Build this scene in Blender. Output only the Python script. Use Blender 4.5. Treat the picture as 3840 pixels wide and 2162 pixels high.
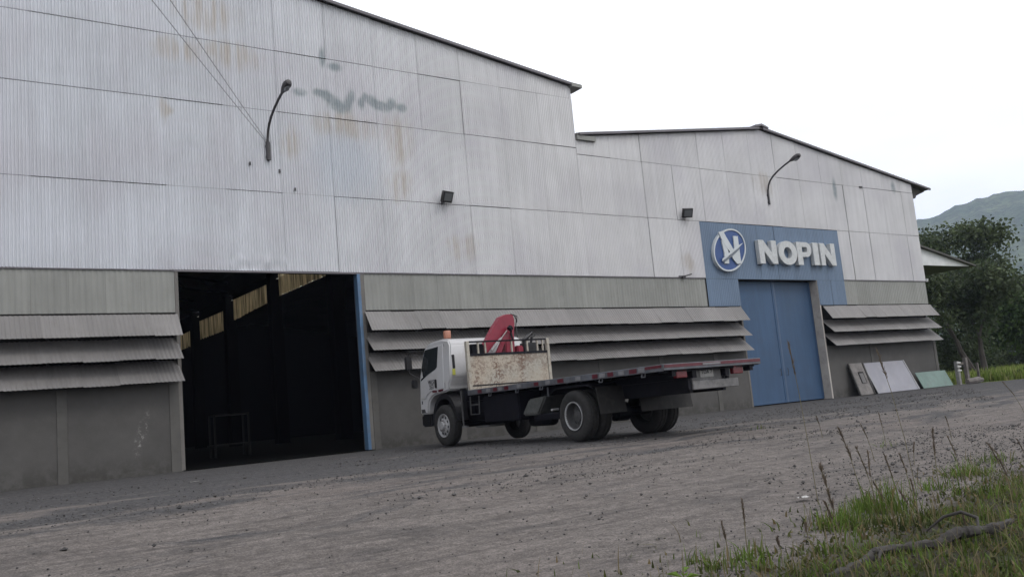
import bpy, bmesh, math, random
import numpy as np
from mathutils import Vector, Matrix, Quaternion
for o in list(bpy.data.objects): bpy.data.objects.remove(o)
SC = bpy.context.scene
COL = SC.collection
R = math.radians
rnd = random.Random(7)
PI = math.pi

# ------------------------------------------------------------------ camera
CAM_D, CAM_H = 22.721, 0.735
yaw, pitch, roll = R(35.57), R(7.73), R(-5.25)
fw = Vector((math.sin(yaw)*math.cos(pitch), math.cos(yaw)*math.cos(pitch), math.sin(pitch)))
rt = Vector((math.cos(yaw), -math.sin(yaw), 0)); up = rt.cross(fw)
r2 = math.cos(roll)*rt + math.sin(roll)*up; u2 = -math.sin(roll)*rt + math.cos(roll)*up
cd = bpy.data.cameras.new('camera'); cam = bpy.data.objects.new('camera', cd); COL.objects.link(cam)
cam.matrix_world = Matrix(((r2.x,u2.x,-fw.x,0),(r2.y,u2.y,-fw.y,-CAM_D),(r2.z,u2.z,-fw.z,CAM_H),(0,0,0,1)))
cd.sensor_fit = 'HORIZONTAL'; cd.sensor_width = 36; cd.lens = 36*3332/3840
cd.clip_start = 0.05; cd.clip_end = 12000
SC.camera = cam

# ------------------------------------------------------------------ sky (bright overcast), sun, exposure
SUN_AZ, SUN_EL = R(158), R(50)         # veiled sun high behind the camera, to the right
W = bpy.data.worlds.new('World'); SC.world = W; W.use_nodes = True
nt = W.node_tree; nt.nodes.clear(); N = nt.nodes.new; L = nt.links.new
sky = N('ShaderNodeTexSky'); sky.sky_type = 'NISHITA'; sky.sun_disc = False
sky.sun_elevation = SUN_EL; sky.sun_rotation = SUN_AZ; sky.dust_density = 6; sky.air_density = 1; sky.ozone_density = 1
hs = N('ShaderNodeHueSaturation'); hs.inputs['Saturation'].default_value = 0.3; L(sky.outputs[0], hs.inputs['Color'])
mx = N('ShaderNodeMix'); mx.data_type = 'RGBA'; mx.inputs[0].default_value = 0.72
L(hs.outputs[0], mx.inputs[6]); mx.inputs[7].default_value = (14.2, 14.3, 14.6, 1)
tc = N('ShaderNodeTexCoord'); mp = N('ShaderNodeMapping'); mp.inputs['Scale'].default_value = (1, 1, 3.2); L(tc.outputs['Generated'], mp.inputs[0])
nz = N('ShaderNodeTexNoise'); nz.inputs['Scale'].default_value = 3.2; nz.inputs['Detail'].default_value = 6; nz.inputs['Roughness'].default_value = .55
L(mp.outputs[0], nz.inputs[0])
cr = N('ShaderNodeValToRGB'); cr.color_ramp.elements[0].position = .36; cr.color_ramp.elements[0].color = (.93, .935, .945, 1)
cr.color_ramp.elements[1].position = .60; cr.color_ramp.elements[1].color = (1.06, 1.06, 1.06, 1); L(nz.outputs[0], cr.inputs[0])
mm = N('ShaderNodeMix'); mm.data_type = 'RGBA'; mm.blend_type = 'MULTIPLY'; mm.inputs[0].default_value = 1
L(mx.outputs[2], mm.inputs[6]); L(cr.outputs[0], mm.inputs[7])
bg = N('ShaderNodeBackground'); bg.inputs[1].default_value = 0.125; L(mm.outputs[2], bg.inputs[0])
wo = N('ShaderNodeOutputWorld'); L(bg.outputs[0], wo.inputs[0])
sl = bpy.data.lights.new('sun', 'SUN'); sl.energy = 0.9; sl.angle = R(16); sl.color = (1, .96, .9)
so = bpy.data.objects.new('sun', sl); COL.objects.link(so)
sd = Vector((math.sin(SUN_AZ)*math.cos(SUN_EL), math.cos(SUN_AZ)*math.cos(SUN_EL), math.sin(SUN_EL)))
so.rotation_euler = (-sd).to_track_quat('-Z', 'Y').to_euler(); so.location = (0, 0, 60)
SC.view_settings.view_transform = 'Standard'; SC.view_settings.look = 'None'
SC.view_settings.exposure = -0.05; SC.view_settings.gamma = 1; SC.view_settings.use_curve_mapping = False
SC.render.engine = 'CYCLES'
SC.cycles.volume_bounces = 1

# ------------------------------------------------------------------ helpers
def gz(x, y):                                  # the yard falls gently towards the camera
    t = min(1, max(0, (-10.5 - y)/7.5)); t = t*t*(3-2*t)
    return -0.45*t

class MB:
    def __init__(s): s.v = []; s.f = []
    def add(s, vs, fs):
        n = len(s.v); s.v += [tuple(p) for p in vs]; s.f += [tuple(i+n for i in f) for f in fs]; return s
    def box(s, x0, x1, y0, y1, z0, z1, M=None):
        vs = [Vector((x, y, z)) for z in (z0, z1) for y in (y0, y1) for x in (x0, x1)]
        if M is not None: vs = [M @ v for v in vs]
        return s.add(vs, [(0,2,3,1), (4,5,7,6), (0,1,5,4), (2,6,7,3), (0,4,6,2), (1,3,7,5)])
    def prism(s, poly, a0, a1, ax='y', M=None):
        # poly: 2D list; ax 'y': (x,z) between y=a0..a1 ; ax 'x': (y,z) between x=a0..a1 ; ax 'z': (x,y)
        def P(p, a):
            v = Vector((p[0], a, p[1])) if ax == 'y' else Vector((a, p[0], p[1])) if ax == 'x' else Vector((p[0], p[1], a))
            return M @ v if M is not None else v
        n = len(poly); vs = [P(p, a0) for p in poly] + [P(p, a1) for p in poly]
        fs = [tuple(range(n)), tuple(range(2*n-1, n-1, -1))] + [(i, i+n, (i+1) % n+n, (i+1) % n) for i in range(n)]
        return s.add(vs, fs)
    def tube(s, pts, rad, n=8, cap=True):
        pts = [Vector(p) for p in pts]; m = len(pts)
        if not hasattr(rad, '__len__'): rad = [rad]*m
        vs = []; ref = None
        for i, p in enumerate(pts):
            d = (pts[min(i+1, m-1)] - pts[max(i-1, 0)]).normalized()
            if ref is None: ref = d.orthogonal().normalized()
            a = (ref - d*ref.dot(d)); a = a.normalized() if a.length > 1e-6 else d.orthogonal().normalized(); ref = a; b = d.cross(a)
            for k in range(n):
                t = 2*PI*k/n; vs.append(p + rad[i]*(math.cos(t)*a + math.sin(t)*b))
        fs = [(i*n+k, i*n+(k+1) % n, (i+1)*n+(k+1) % n, (i+1)*n+k) for i in range(m-1) for k in range(n)]
        if cap: fs += [tuple(range(n-1, -1, -1)), tuple(range((m-1)*n, m*n))]
        return s.add(vs, fs)
    def lathe(s, prof, n=32, c=(0,0,0), ax='x'):
        # prof: (axial, radius) list; closed ends if radius 0
        vs = []
        for a, r in prof:
            for k in range(n):
                t = 2*PI*k/n; q = (a, r*math.cos(t), r*math.sin(t)) if ax == 'x' else (r*math.cos(t), r*math.sin(t), a) if ax == 'z' else (r*math.cos(t), a, r*math.sin(t))
                vs.append((q[0]+c[0], q[1]+c[1], q[2]+c[2]))
        fs = [(i*n+k, i*n+(k+1) % n, (i+1)*n+(k+1) % n, (i+1)*n+k) for i in range(len(prof)-1) for k in range(n)]
        return s.add(vs, fs)
    def mesh(s, name, mat=None, smooth=False, bevel=0, seg=2, fix=True, ang=30):
        me = bpy.data.meshes.new(name); me.from_pydata(s.v, [], s.f)
        if bevel or fix:
            bm = bmesh.new(); bm.from_mesh(me)
            if fix: bmesh.ops.recalc_face_normals(bm, faces=bm.faces)
            if bevel:
                es = [e for e in bm.edges if len(e.link_faces) == 2 and e.calc_face_angle(0) > R(ang)]
                bmesh.ops.bevel(bm, geom=es, offset=bevel, segments=seg, affect='EDGES', clamp_overlap=True)
            bm.to_mesh(me); bm.free()
        if mat: me.materials.append(mat)
        if smooth:
            for p in me.polygons: p.use_smooth = True
            me.set_sharp_from_angle(angle=R(smooth if smooth is not True else 40))
        me.update(); return me
    def build(s, name, mat, parent=None, **k):
        return link(name, s.mesh(name, mat, **k), parent)

def link(name, me, parent=None, loc=None, rot=None):
    o = bpy.data.objects.new(name, me); COL.objects.link(o)
    if parent is not None: o.parent = parent
    if loc is not None: o.location = loc
    if rot is not None: o.rotation_euler = rot
    return o
def tag(o, label=None, cat=None, group=None, kind=None):
    if label: o['label'] = label
    if cat: o['category'] = cat
    if group: o['group'] = group
    if kind: o['kind'] = kind
    return o
def thing(name, label, cat, loc=(0,0,0), rz=0, group=None):
    o = bpy.data.objects.new(name, None); COL.objects.link(o); o.location = loc; o.rotation_euler = (0,0,rz); o.empty_display_size = .2
    return tag(o, label, cat, group)
def copy_tree(o, parent=None):
    c = o.copy(); COL.objects.link(c); c.parent = parent
    for ch in list(o.children): copy_tree(ch, c)
    return c

# ------------------------------------------------------------------ materials
class G:                                        # tiny node-graph helper
    def __init__(s, name):
        m = bpy.data.materials.new(name); m.use_nodes = True; s.m = m; s.t = m.node_tree; s.t.nodes.clear()
        s.out = s.n('ShaderNodeOutputMaterial'); s.p = s.n('ShaderNodeBsdfPrincipled'); s.l(s.p.outputs[0], s.out.inputs[0])
        s.geo = s.n('ShaderNodeNewGeometry'); s.tcn = s.n('ShaderNodeTexCoord'); s.oi = s.n('ShaderNodeObjectInfo')
    def n(s, t, **k):
        q = s.t.nodes.new(t)
        for a, b in k.items(): setattr(q, a, b)
        return q
    def l(s, a, b): s.t.links.new(a, b)
    def setin(s, sock, v):
        if isinstance(v, bpy.types.NodeSocket): s.l(v, sock)
        else: sock.default_value = v
    def pos(s): return s.geo.outputs['Position']
    def obj(s): return s.tcn.outputs['Object']
    def mapv(s, v, scale=(1,1,1), loc=(0,0,0), rot=(0,0,0)):
        q = s.n('ShaderNodeMapping'); s.l(v, q.inputs[0]); q.inputs['Scale'].default_value = scale; q.inputs['Location'].default_value = loc; q.inputs['Rotation'].default_value = rot; return q.outputs[0]
    def noise(s, v, scale, detail=4, rough=.55, dist=0):
        q = s.n('ShaderNodeTexNoise'); s.l(v, q.inputs['Vector']); q.inputs['Scale'].default_value = scale; q.inputs['Detail'].default_value = detail; q.inputs['Roughness'].default_value = rough; q.inputs['Distortion'].default_value = dist; return q.outputs[0]
    def vor(s, v, scale, feat='F1'):
        q = s.n('ShaderNodeTexVoronoi'); q.feature = feat; s.l(v, q.inputs['Vector']); q.inputs['Scale'].default_value = scale; return q
    def ramp(s, v, a, b, lo=0., hi=1.):
        q = s.n('ShaderNodeMapRange'); q.interpolation_type = 'SMOOTHSTEP'; s.l(v, q.inputs[0]); q.inputs[1].default_value = a; q.inputs[2].default_value = b; q.inputs[3].default_value = lo; q.inputs[4].default_value = hi; return q.outputs[0]
    def math(s, op, a, b=0.):
        q = s.n('ShaderNodeMath', operation=op); s.setin(q.inputs[0], a); s.setin(q.inputs[1], b); return q.outputs[0]
    def mix(s, f, a, b, mode='MIX'):
        q = s.n('ShaderNodeMix', data_type='RGBA', blend_type=mode); s.setin(q.inputs[0], f)
        for i, c in ((6, a), (7, b)):
            s.setin(q.inputs[i], c if isinstance(c, bpy.types.NodeSocket) else (*c[:3], 1))
        return q.outputs[2]
    def scale(s, col, f):                      # multiply colour by scalar socket
        q = s.n('ShaderNodeVectorMath', operation='SCALE'); s.l(col, q.inputs[0]); s.setin(q.inputs['Scale'], f); return q.outputs[0]
    def rgb(s, c):
        q = s.n('ShaderNodeRGB'); q.outputs[0].default_value = (*c, 1); return q.outputs[0]
    def sep(s, v):
        q = s.n('ShaderNodeSeparateXYZ'); s.l(v, q.inputs[0]); return q.outputs
    def bump(s, h, strength=.3, dist=.01):
        q = s.n('ShaderNodeBump'); s.l(h, q.inputs['Height']); q.inputs['Strength'].default_value = strength; q.inputs['Distance'].default_value = dist; s.l(q.outputs[0], s.p.inputs['Normal'])
    def blob(s, v, c, r):                      # soft elliptical spot centred on c, radii r (in x,z)
        a = s.n('ShaderNodeVectorMath', operation='SUBTRACT'); s.l(v, a.inputs[0]); a.inputs[1].default_value = (c[0], 0, c[1])
        b = s.n('ShaderNodeVectorMath', operation='MULTIPLY'); s.l(a.outputs[0], b.inputs[0]); b.inputs[1].default_value = (1/r[0], 0, 1/r[1])
        d = s.n('ShaderNodeVectorMath', operation='LENGTH'); s.l(b.outputs[0], d.inputs[0]); return s.ramp(d.outputs['Value'], 1., .25)
    def done(s, col, rough=.6, metal=0., spec=None):
        s.setin(s.p.inputs['Base Color'], col if isinstance(col, bpy.types.NodeSocket) else (*col, 1))
        s.setin(s.p.inputs['Roughness'], rough); s.setin(s.p.inputs['Metallic'], metal)
        if spec is not None: s.p.inputs['Specular IOR Level'].default_value = spec
        return s.m

def pmat(name, col, rough=.6, metal=0., var=.12, sc=3., dirt=None, dirtamt=.35, bump=0., bsc=30., spec=None, ovar=0.):
    g = G(name); v = g.obj()
    n = g.noise(v, sc, 5, .6)
    c = g.scale(g.rgb(col), g.ramp(n, .25, .75, 1-var, 1+var))
    if ovar: c = g.scale(c, g.ramp(g.oi.outputs['Random'], 0, 1, 1-ovar, 1+ovar))
    if dirt:
        d = g.ramp(g.noise(v, sc*2.3, 6, .65), .48, .72, 0, dirtamt); c = g.mix(d, c, dirt)
    if bump: g.bump(g.noise(v, bsc, 4, .6), bump, .01)
    return g.done(c, rough, metal, spec)

M = {}
# silver painted corrugated cladding with rain streaks, brown and grey-green stains of old lettering
g = G('corrugated_silver'); v = g.pos(); sx = g.sep(v)
base = g.mix(g.ramp(sx[0], 4, 20), (.525, .54, .578), (.575, .57, .575))
wv = g.n('ShaderNodeVectorMath', operation='ADD'); g.l(v, wv.inputs[0])
wn = g.n('ShaderNodeTexNoise'); g.l(v, wn.inputs['Vector']); wn.inputs['Scale'].default_value = 1.6; wn.inputs['Detail'].default_value = 4
wm = g.n('ShaderNodeVectorMath', operation='MULTIPLY_ADD'); g.l(wn.outputs['Color'], wm.inputs[0]); wm.inputs[1].default_value = (.7, 0, .7); wm.inputs[2].default_value = (-.35, 0, -.35)
g.l(wm.outputs[0], wv.inputs[1]); wp = wv.outputs[0]
c = g.scale(base, g.ramp(g.noise(v, .45, 4, .6), .3, .7, .93, 1.05))
streak = g.noise(g.mapv(v, (5, 1, .28)), 1, 5, .6)
c = g.scale(c, g.ramp(streak, .3, .72, 1.03, .94))
c = g.scale(c, g.ramp(g.oi.outputs['Random'], 0, 1, .975, 1.02))
bl = [g.blob(wp, p, r) for p, r in [((12.5, 9.0), (.8, 1.1)), ((12.5, 7.7), (.6, .7)), ((11.2, 9.3), (1.9, .55)), ((9.25, 8.6), (.5, .6)), ((7.6, 10.9), (1.3, .55)), ((6.2, 10.8), (.9, .5)), ((7.0, 12.0), (1.2, .8)), ((5.8, 9.1), (.25, .5)), ((24.4, 5.5), (.5, .5)), ((29.2, 8.9), (.8, .7)), ((14.6, 5.8), (.8, .6))]]
b = bl[0]
for q in bl[1:]: b = g.math('MAXIMUM', b, q)
c = g.mix(g.math('MULTIPLY', b, g.ramp(streak, .38, .6, .1, .8)), c, (.42, .38, .34))
c = g.mix(g.math('MULTIPLY', g.blob(wp, (10.75, 8.1), (1.75, 1.45)), .5), c, (.42, .46, .52))
c = g.mix(g.ramp(g.noise(g.mapv(v, (.5, 1, .35)), 1, 3, .5), .45, .7, 0, .45), c, (.46, .445, .48))
sp = [((9.53, 10.1), (.24, .14)), ((10.1, 10.15), (.2, .14)), ((10.35, 10.1), (.22, .2)), ((10.55, 9.93), (.24, .25)), ((10.75, 9.8), (.28, .24)), ((11.0, 9.95), (.16, .3)), ((11.12, 10.2), (.13, .25)), ((11.42, 10.03), (.13, .22)), ((11.55, 10.22), (.12, .17)), ((11.75, 10.15), (.2, .22)), ((11.95, 10.02), (.25, .2)), ((12.2, 10.0), (.26, .19)), ((12.42, 10.15), (.18, .22)), ((12.75, 10.05), (.22, .18)), ((10.65, 11.02), (.26, .16)), ((10.28, 11.25), (.12, .35)), ((34.1, 9.0), (.18, .6)), ((38.7, 9.4), (.2, .35))]
v2 = g.n('ShaderNodeVectorMath', operation='MULTIPLY_ADD'); g.l(wn.outputs['Color'], v2.inputs[0]); v2.inputs[1].default_value = (.1, 0, .1); 
g.l(v, v2.inputs[2]); b = None
for p, r in sp:
    q = g.blob(v2.outputs[0], (p[0]+.05, p[1]+.05), (r[0]*1.25, r[1]*1.2)); b = q if b is None else g.math('ADD', b, q)
c = g.mix(g.math('MULTIPLY', g.math('MINIMUM', b, 1.), g.ramp(g.noise(v, 2.5, 4, .6), .3, .6, .45, .8)), c, (.20, .24, .255))
# grime under horizontal laps
gr = g.ramp(g.noise(g.mapv(v, (2.2, 1, 1.1)), 1, 6, .7), .58, .78, 0, .2)
c = g.mix(gr, c, (.40, .39, .38))
M['silver'] = g.done(c, g.ramp(streak, .2, .8, .42, .6), .25)

def sheetmat(name, col, warm, metal=.1):
    g = G(name); v = g.pos()
    c = g.scale(g.rgb(col), g.ramp(g.noise(v, .5, 4, .6), .3, .7, .9, 1.08))
    s = g.noise(g.mapv(v, (6, 1, .5)), 1, 5, .6); c = g.scale(c, g.ramp(s, .3, .72, 1.05, .9))
    c = g.scale(c, g.ramp(g.oi.outputs['Random'], 0, 1, .94, 1.06))
    c = g.mix(g.ramp(g.noise(v, 2.1, 6, .7), .52, .75, 0, .35), c, warm)
    return g.done(c, .55, metal)
M['band'] = sheetmat('band_grey_paint', (.225, .228, .213), (.165, .155, .14))
M['louvre'] = sheetmat('louvre_grey', (.16, .153, .15), (.115, .102, .094), .05)
M['blue_panel'] = sheetmat('portal_blue', (.10, .147, .22), (.10, .135, .18), .0)
M['blue_door'] = sheetmat('door_blue', (.028, .068, .14), (.037, .062, .105), .0)
g = G('lower_wall_render'); v = g.pos(); sx = g.sep(v)
c = g.scale(g.rgb((.068, .065, .062)), g.ramp(g.noise(v, .7, 6, .6), .3, .7, .86, 1.12))
hi = g.ramp(sx[2], 0., .55); c = g.mix(g.math('MULTIPLY', g.ramp(g.noise(v, 3.2, 6, .7), .36, .6), g.math('SUBTRACT', .85, g.math('MULTIPLY', hi, .7))), c, (.035, .033, .029))
scr = g.math('MULTIPLY', g.blob(g.mapv(v, (1, 1, 1), rot=(0, R(-16), 0)), (4.56, 2.3), (.16, .75)), g.ramp(g.noise(v, 9, 6, .8), .52, .6))
c = g.mix(g.math('MULTIPLY', scr, .45), c, (.42, .41, .40))
c = g.mix(g.ramp(g.noise(v, 6, 3, .8), .74, .8, 0, .5), c, (.4, .39, .37))
g.bump(g.noise(v, 14, 5, .6), .25, .01); M['lower'] = g.done(c, .85)
M['pilaster'] = pmat('pilaster_render', (.078, .075, .07), .85, var=.12, sc=1.5, dirt=(.045, .042, .038))
M['strip'] = pmat('strip_blue', (.05, .085, .15), .5, var=.15, sc=2)
M['jamb'] = pmat('jamb_beige', (.36, .335, .31), .8, var=.12, sc=1.5, dirt=(.16, .15, .14))
M['jambdull'] = pmat('jamb_grey', (.12, .113, .105), .8, var=.15, sc=1.5, dirt=(.07, .065, .06))
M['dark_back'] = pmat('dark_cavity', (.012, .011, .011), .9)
M['frame_dark'] = pmat('frame_dark', (.05, .047, .045), .8)
M['trim'] = pmat('roof_trim', (.13, .122, .135), .6, .2, var=.2, sc=.8)
M['roof'] = pmat('roof_sheet', (.12, .11, .105), .6, .3, var=.2, sc=.4)
M['floor_in'] = pmat('gloom_concrete', (.0022, .0022, .0022), .9, var=.25, sc=.6, spec=.05)  # near-black floor colour carries the darkness of the unlit hall
M['inwall'] = pmat('inner_wall_gloom', (.0016, .0015, .002), .9, spec=.05)  # hall's darkness is put into the inner wall colour
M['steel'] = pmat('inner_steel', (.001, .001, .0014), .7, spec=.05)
M['post_blue'] = pmat('door_post_blue', (.07, .135, .23), .5, var=.15, sc=2, dirt=(.1, .1, .11))
M['lamp'] = pmat('lamp_grey', (.055, .052, .055), .5, .3, var=.2, sc=5)
M['lampglass'] = pmat('lamp_glass', (.16, .17, .18), .12, 0, var=.05)
M['flood'] = pmat('floodlight_case', (.012, .011, .012), .5, .0)
M['lens'] = pmat('floodlight_glass', (.10, .105, .11), .15, 0, var=.05)
M['letter'] = pmat('letter_white', (.45, .465, .47), .45, var=.08, sc=4, dirt=(.28, .27, .255), dirtamt=.5)
M['ring'] = pmat('emblem_white', (.46, .49, .51), .4, var=.06)
M['emblue'] = pmat('emblem_blue', (.016, .055, .19), .4, var=.08)
M['emgrey'] = pmat('emblem_grey', (.13, .15, .18), .5)
M['cable'] = pmat('cable', (.16, .15, .15), .6)
g = G('translucent_sheet'); v = g.pos(); c = g.scale(g.rgb((.66, .55, .36)), g.ramp(g.noise(g.mapv(v, (1, 5, .3)), 1, 4, .6), .35, .65, .2, 1.2))
tr = g.n('ShaderNodeBsdfTranslucent'); g.l(c, tr.inputs[0]); mxs = g.n('ShaderNodeMixShader'); mxs.inputs[0].default_value = .6
M['translucent'] = g.done(c, .6); g.l(g.p.outputs[0], mxs.inputs[1]); g.l(tr.outputs[0], mxs.inputs[2]); g.l(mxs.outputs[0], g.out.inputs[0])

g = G('added_light_sheet'); tr = g.n('ShaderNodeBsdfTranslucent'); tr.inputs[0].default_value = (.92, .9, .84, 1); mxs = g.n('ShaderNodeMixShader'); mxs.inputs[0].default_value = .85
M['added_light'] = g.done((.6, .58, .52), .6); g.l(g.p.outputs[0], mxs.inputs[1]); g.l(tr.outputs[0], mxs.inputs[2]); g.l(mxs.outputs[0], g.out.inputs[0])
# ------------------------------------------------------------------ ground and terrain
def ground_material():
    g = G('yard_dirt'); v = g.pos(); s = g.sep(v)
    warp = g.noise(v, .35, 3, .5)
    yy = g.math('ADD', g.math('SUBTRACT', s[1], g.math('MULTIPLY', s[0], .015)), g.math('MULTIPLY', g.math('SUBTRACT', warp, .5), 2.2))
    lane = g.n('ShaderNodeCombineXYZ'); g.l(g.math('MULTIPLY', s[0], .22), lane.inputs[0]); g.l(yy, lane.inputs[1])
    tracks = g.noise(lane.outputs[0], 1.25, 5, .62)
    fine = g.noise(g.mapv(v, (.5, 2.2, 1)), 2.2, 6, .7)
    dirt = g.mix(g.ramp(fine, .3, .7), (.10, .089, .083), (.15, .133, .124))
    dirt = g.mix(g.ramp(g.noise(v, .22, 3, .5), .45, .7, 0, .45), dirt, (.128, .108, .1))
    grav = g.mix(g.ramp(g.noise(v, 16, 5, .75), .35, .65), (.04, .039, .041), (.086, .083, .084))
    near = g.ramp(s[1], -17.2, -6.0, .0, .34)                # compacted dirt track in front, gravel nearer the building
    k = g.ramp(g.math('ADD', g.math('MULTIPLY', tracks, 1.0), g.math('SUBTRACT', near, .17)), .45, .58)
    c = g.mix(k, dirt, grav)
    c = g.mix(g.ramp(g.noise(g.mapv(v, (.6, 1.4, 1)), 1.1, 5, .6), .54, .68, 0, .5), c, (.052, .049, .049))
    near_wall_dark = g.math('MULTIPLY', g.ramp(s[1], -2.2, -.2), g.ramp(g.noise(v, .8, 4, .6), .3, .6, .45, 1)); c = g.mix(g.math('MULTIPLY', near_wall_dark, .55), c, (.052, .05, .046))  # ground colour darkens in patches towards the wall
    speck = g.vor(v, 22).outputs['Distance']; c = g.mix(g.math('MULTIPLY', g.ramp(speck, .2, .08), g.math('MULTIPLY', k, .75)), c, (.028, .026, .027))
    grain = g.noise(v, 55, 5, .85); c = g.scale(c, g.ramp(grain, .4, .6, .6, 1.34)); c = g.scale(c, g.ramp(g.noise(v, 9, 5, .8), .35, .65, .75, 1.22))
    sp2 = g.vor(v, 55).outputs['Distance']; c = g.mix(g.math('MULTIPLY', g.ramp(sp2, .25, .1), g.ramp(g.noise(v, 1.1, 3, .5), .35, .6, .25, .8)), c, (.03, .028, .028))
    rut = g.noise(g.mapv(v, (.09, 1.5, 1), rot=(0, 0, R(-2))), 1.6, 4, .5); c = g.mix(g.ramp(g.math('ABSOLUTE', g.math('SUBTRACT', rut, .5)), .018, .0, 0, .4), c, (.045, .041, .041))
    # verge and field: soil with low green growth
    gx = g.math('SUBTRACT', g.math('ADD', s[1], 18.75), g.math('MULTIPLY', g.math('SUBTRACT', s[0], 4.3), .16))
    verge = g.ramp(g.math('ADD', gx, g.math('MULTIPLY', g.math('SUBTRACT', g.noise(v, 1.4, 4, .6), .5), 1.6)), .25, -.35)
    soil = g.mix(g.ramp(g.noise(v, 5, 5, .65), .42, .62), (.026, .021, .016), (.026, .032, .012))
    c = g.mix(verge, c, soil)
    fld = g.ramp(g.math('ADD', g.math('ADD', s[0], g.math('MULTIPLY', s[1], .6)), g.math('MULTIPLY', g.noise(v, .4, 3, .5), 3)), 42.5, 44.5)
    field = g.mix(g.ramp(g.noise(v, .5, 5, .6), .35, .65), (.085, .12, .03), (.16, .19, .055))
    c = g.mix(fld, c, field)
    h = g.math('ADD', g.math('MULTIPLY', g.noise(v, 26, 6, .75), .5), g.math('MULTIPLY', g.noise(g.mapv(v, (.6, 2, 1)), 3, 5, .6), 1.2))
    g.bump(h, .55, .03)
    return g.done(c, .92, 0, .2)
M['ground'] = ground_material()
def build_ground():
    xs = np.unique(np.concatenate([np.linspace(-6000, -60, 12), np.linspace(-60, -6, 12), np.arange(-6, 20, .22), np.arange(20, 48, .6), np.linspace(48, 120, 14), np.linspace(120, 6000, 14)]))
    ys = np.unique(np.concatenate([np.linspace(-6000, -40, 10), np.linspace(-40, -24, 6), np.arange(-24, -6, .16), np.arange(-6, 1, .4), np.linspace(1, 70, 20), np.linspace(70, 6000, 14)]))
    from mathutils import noise as mn
    vs = []
    for y in ys:
        for x in xs:
            z = gz(x, y)
            if -8 < x < 50 and -25 < y < -.6:
                z += .03*mn.noise(Vector((x*.35, y*.9, 1.3))) + .012*mn.noise(Vector((x*1.1, y*3.1, 7.7)))
                if 10.5 < x < 14 and -11 < y < -2: z -= .0
            if x > 44 or y > 3: z -= .12*min(1, max((x-44)/10, (y-3)/10))
            vs.append((x, y, z - .012))
    nx = len(xs); fs = [(j*nx+i, j*nx+i+1, (j+1)*nx+i+1, (j+1)*nx+i) for j in range(len(ys)-1) for i in range(nx-1)]
    b = MB(); b.v = vs; b.f = fs
    o = b.build('ground', M['ground'], fix=False, smooth=True); tag(o, 'grey gravel and dirt yard with verge and field', 'ground', kind='structure')
build_ground()

def build_mountain():
    from mathutils import noise as mn
    nb, nr = 260, 46; vs = []
    for i in range(nb):
        b = 30 + 75*i/(nb-1)
        e = np.interp(b, [30, 55, 60.5, 62.3, 63.4, 64.9, 67, 75, 90, 105], [6, 8.2, 8.75, 9.15, 9.5, 9.48, 9.65, 10.5, 9, 6.5])
        e += .12*mn.noise(Vector((b*1.7, 0, 3))) + .06*mn.noise(Vector((b*6, 1, 3)))
        for j in range(nr):
            t = j/(nr-1); r = 850 + 1500*t; rr = 1750
            prof = min(1, max(0, (r-850)/(rr-850))); prof = prof**1.25 if r <= rr else 1 - .35*((r-rr)/600)
            hgt = math.tan(R(e))*rr*prof
            hgt += 34*prof*(1-.75*prof)*mn.noise(Vector((b*.8, r*.006, 0))) + 10*prof*(1.1-prof)*mn.noise(Vector((b*3, r*.02, 5)))
            vs.append((r*math.sin(R(b)), -CAM_D + r*math.cos(R(b)), hgt - 2))
    fs = [(i*nr+j, i*nr+j+1, (i+1)*nr+j+1, (i+1)*nr+j) for i in range(nb-1) for j in range(nr-1)]
    g = G('forested_slope'); v = g.pos(); n = g.noise(v, .012, 6, .65); n2 = g.noise(v, .09, 4, .7)
    c = g.mix(g.ramp(n, .35, .65), (.028, .05, .02), (.075, .095, .045)); c = g.scale(c, g.ramp(n2, .35, .65, .4, 1.5)); g.bump(n2, 1.0, 10)
    b = MB(); b.v = vs; b.f = fs; o = b.build('mountain', g.done(c, .95, 0, .1), fix=True, smooth=True)
    tag(o, 'hazy blue-green forested mountain ridge behind the trees', 'mountain', kind='structure')
build_mountain()

# ------------------------------------------------------------------ warehouse
WH = thing('warehouse', 'large silver corrugated metal warehouse with two gables and louvred grey lower wall', 'warehouse')
ZH, ZC, ZB, ZA, ZD, ZL = 4.97, 7.15, 9.46, 11.23, 9.24, 3.86
XL, XM, XR = -11.5, 19.5, 40.28
DEPTH = 62
def ztop(x):                                    # gable line
    if x <= 4: return 13.88 - (4-x)*.14
    if x <= XM: return 13.88 - (x-4)*.1405
    if x <= 29.44: return 9.91 + (x-XM)*.133
    return 11.23 - (x-29.44)*.142
def corr(name, w, h, mat, pitch=.076, amp=.018, seg=8, top=None, dent=None, nz_=1, flat=False):
    n = max(2, int(round(w/pitch*seg))); zs = [0, 1] if nz_ == 1 else [k/nz_ for k in range(nz_+1)]
    vs = []
    for i in range(n+1):
        x = w*i/n; y = -amp*math.cos(2*PI*x/pitch) if not flat else -amp*max(-1, min(1, 2.2*math.cos(2*PI*x/pitch)))
        H = top(x) if top else h
        for t in zs:
            d = dent(x, t*H) if dent else 0
            vs.append((x, y+d, t*H))
    m = len(zs); fs = [(i*m+k, (i+1)*m+k, (i+1)*m+k+1, i*m+k+1) for i in range(n) for k in range(m-1)]
    b = MB(); b.v = vs; b.f = fs
    me = b.mesh(name, mat, fix=False)
    for p in me.polygons: p.use_smooth = True
    return me
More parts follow.
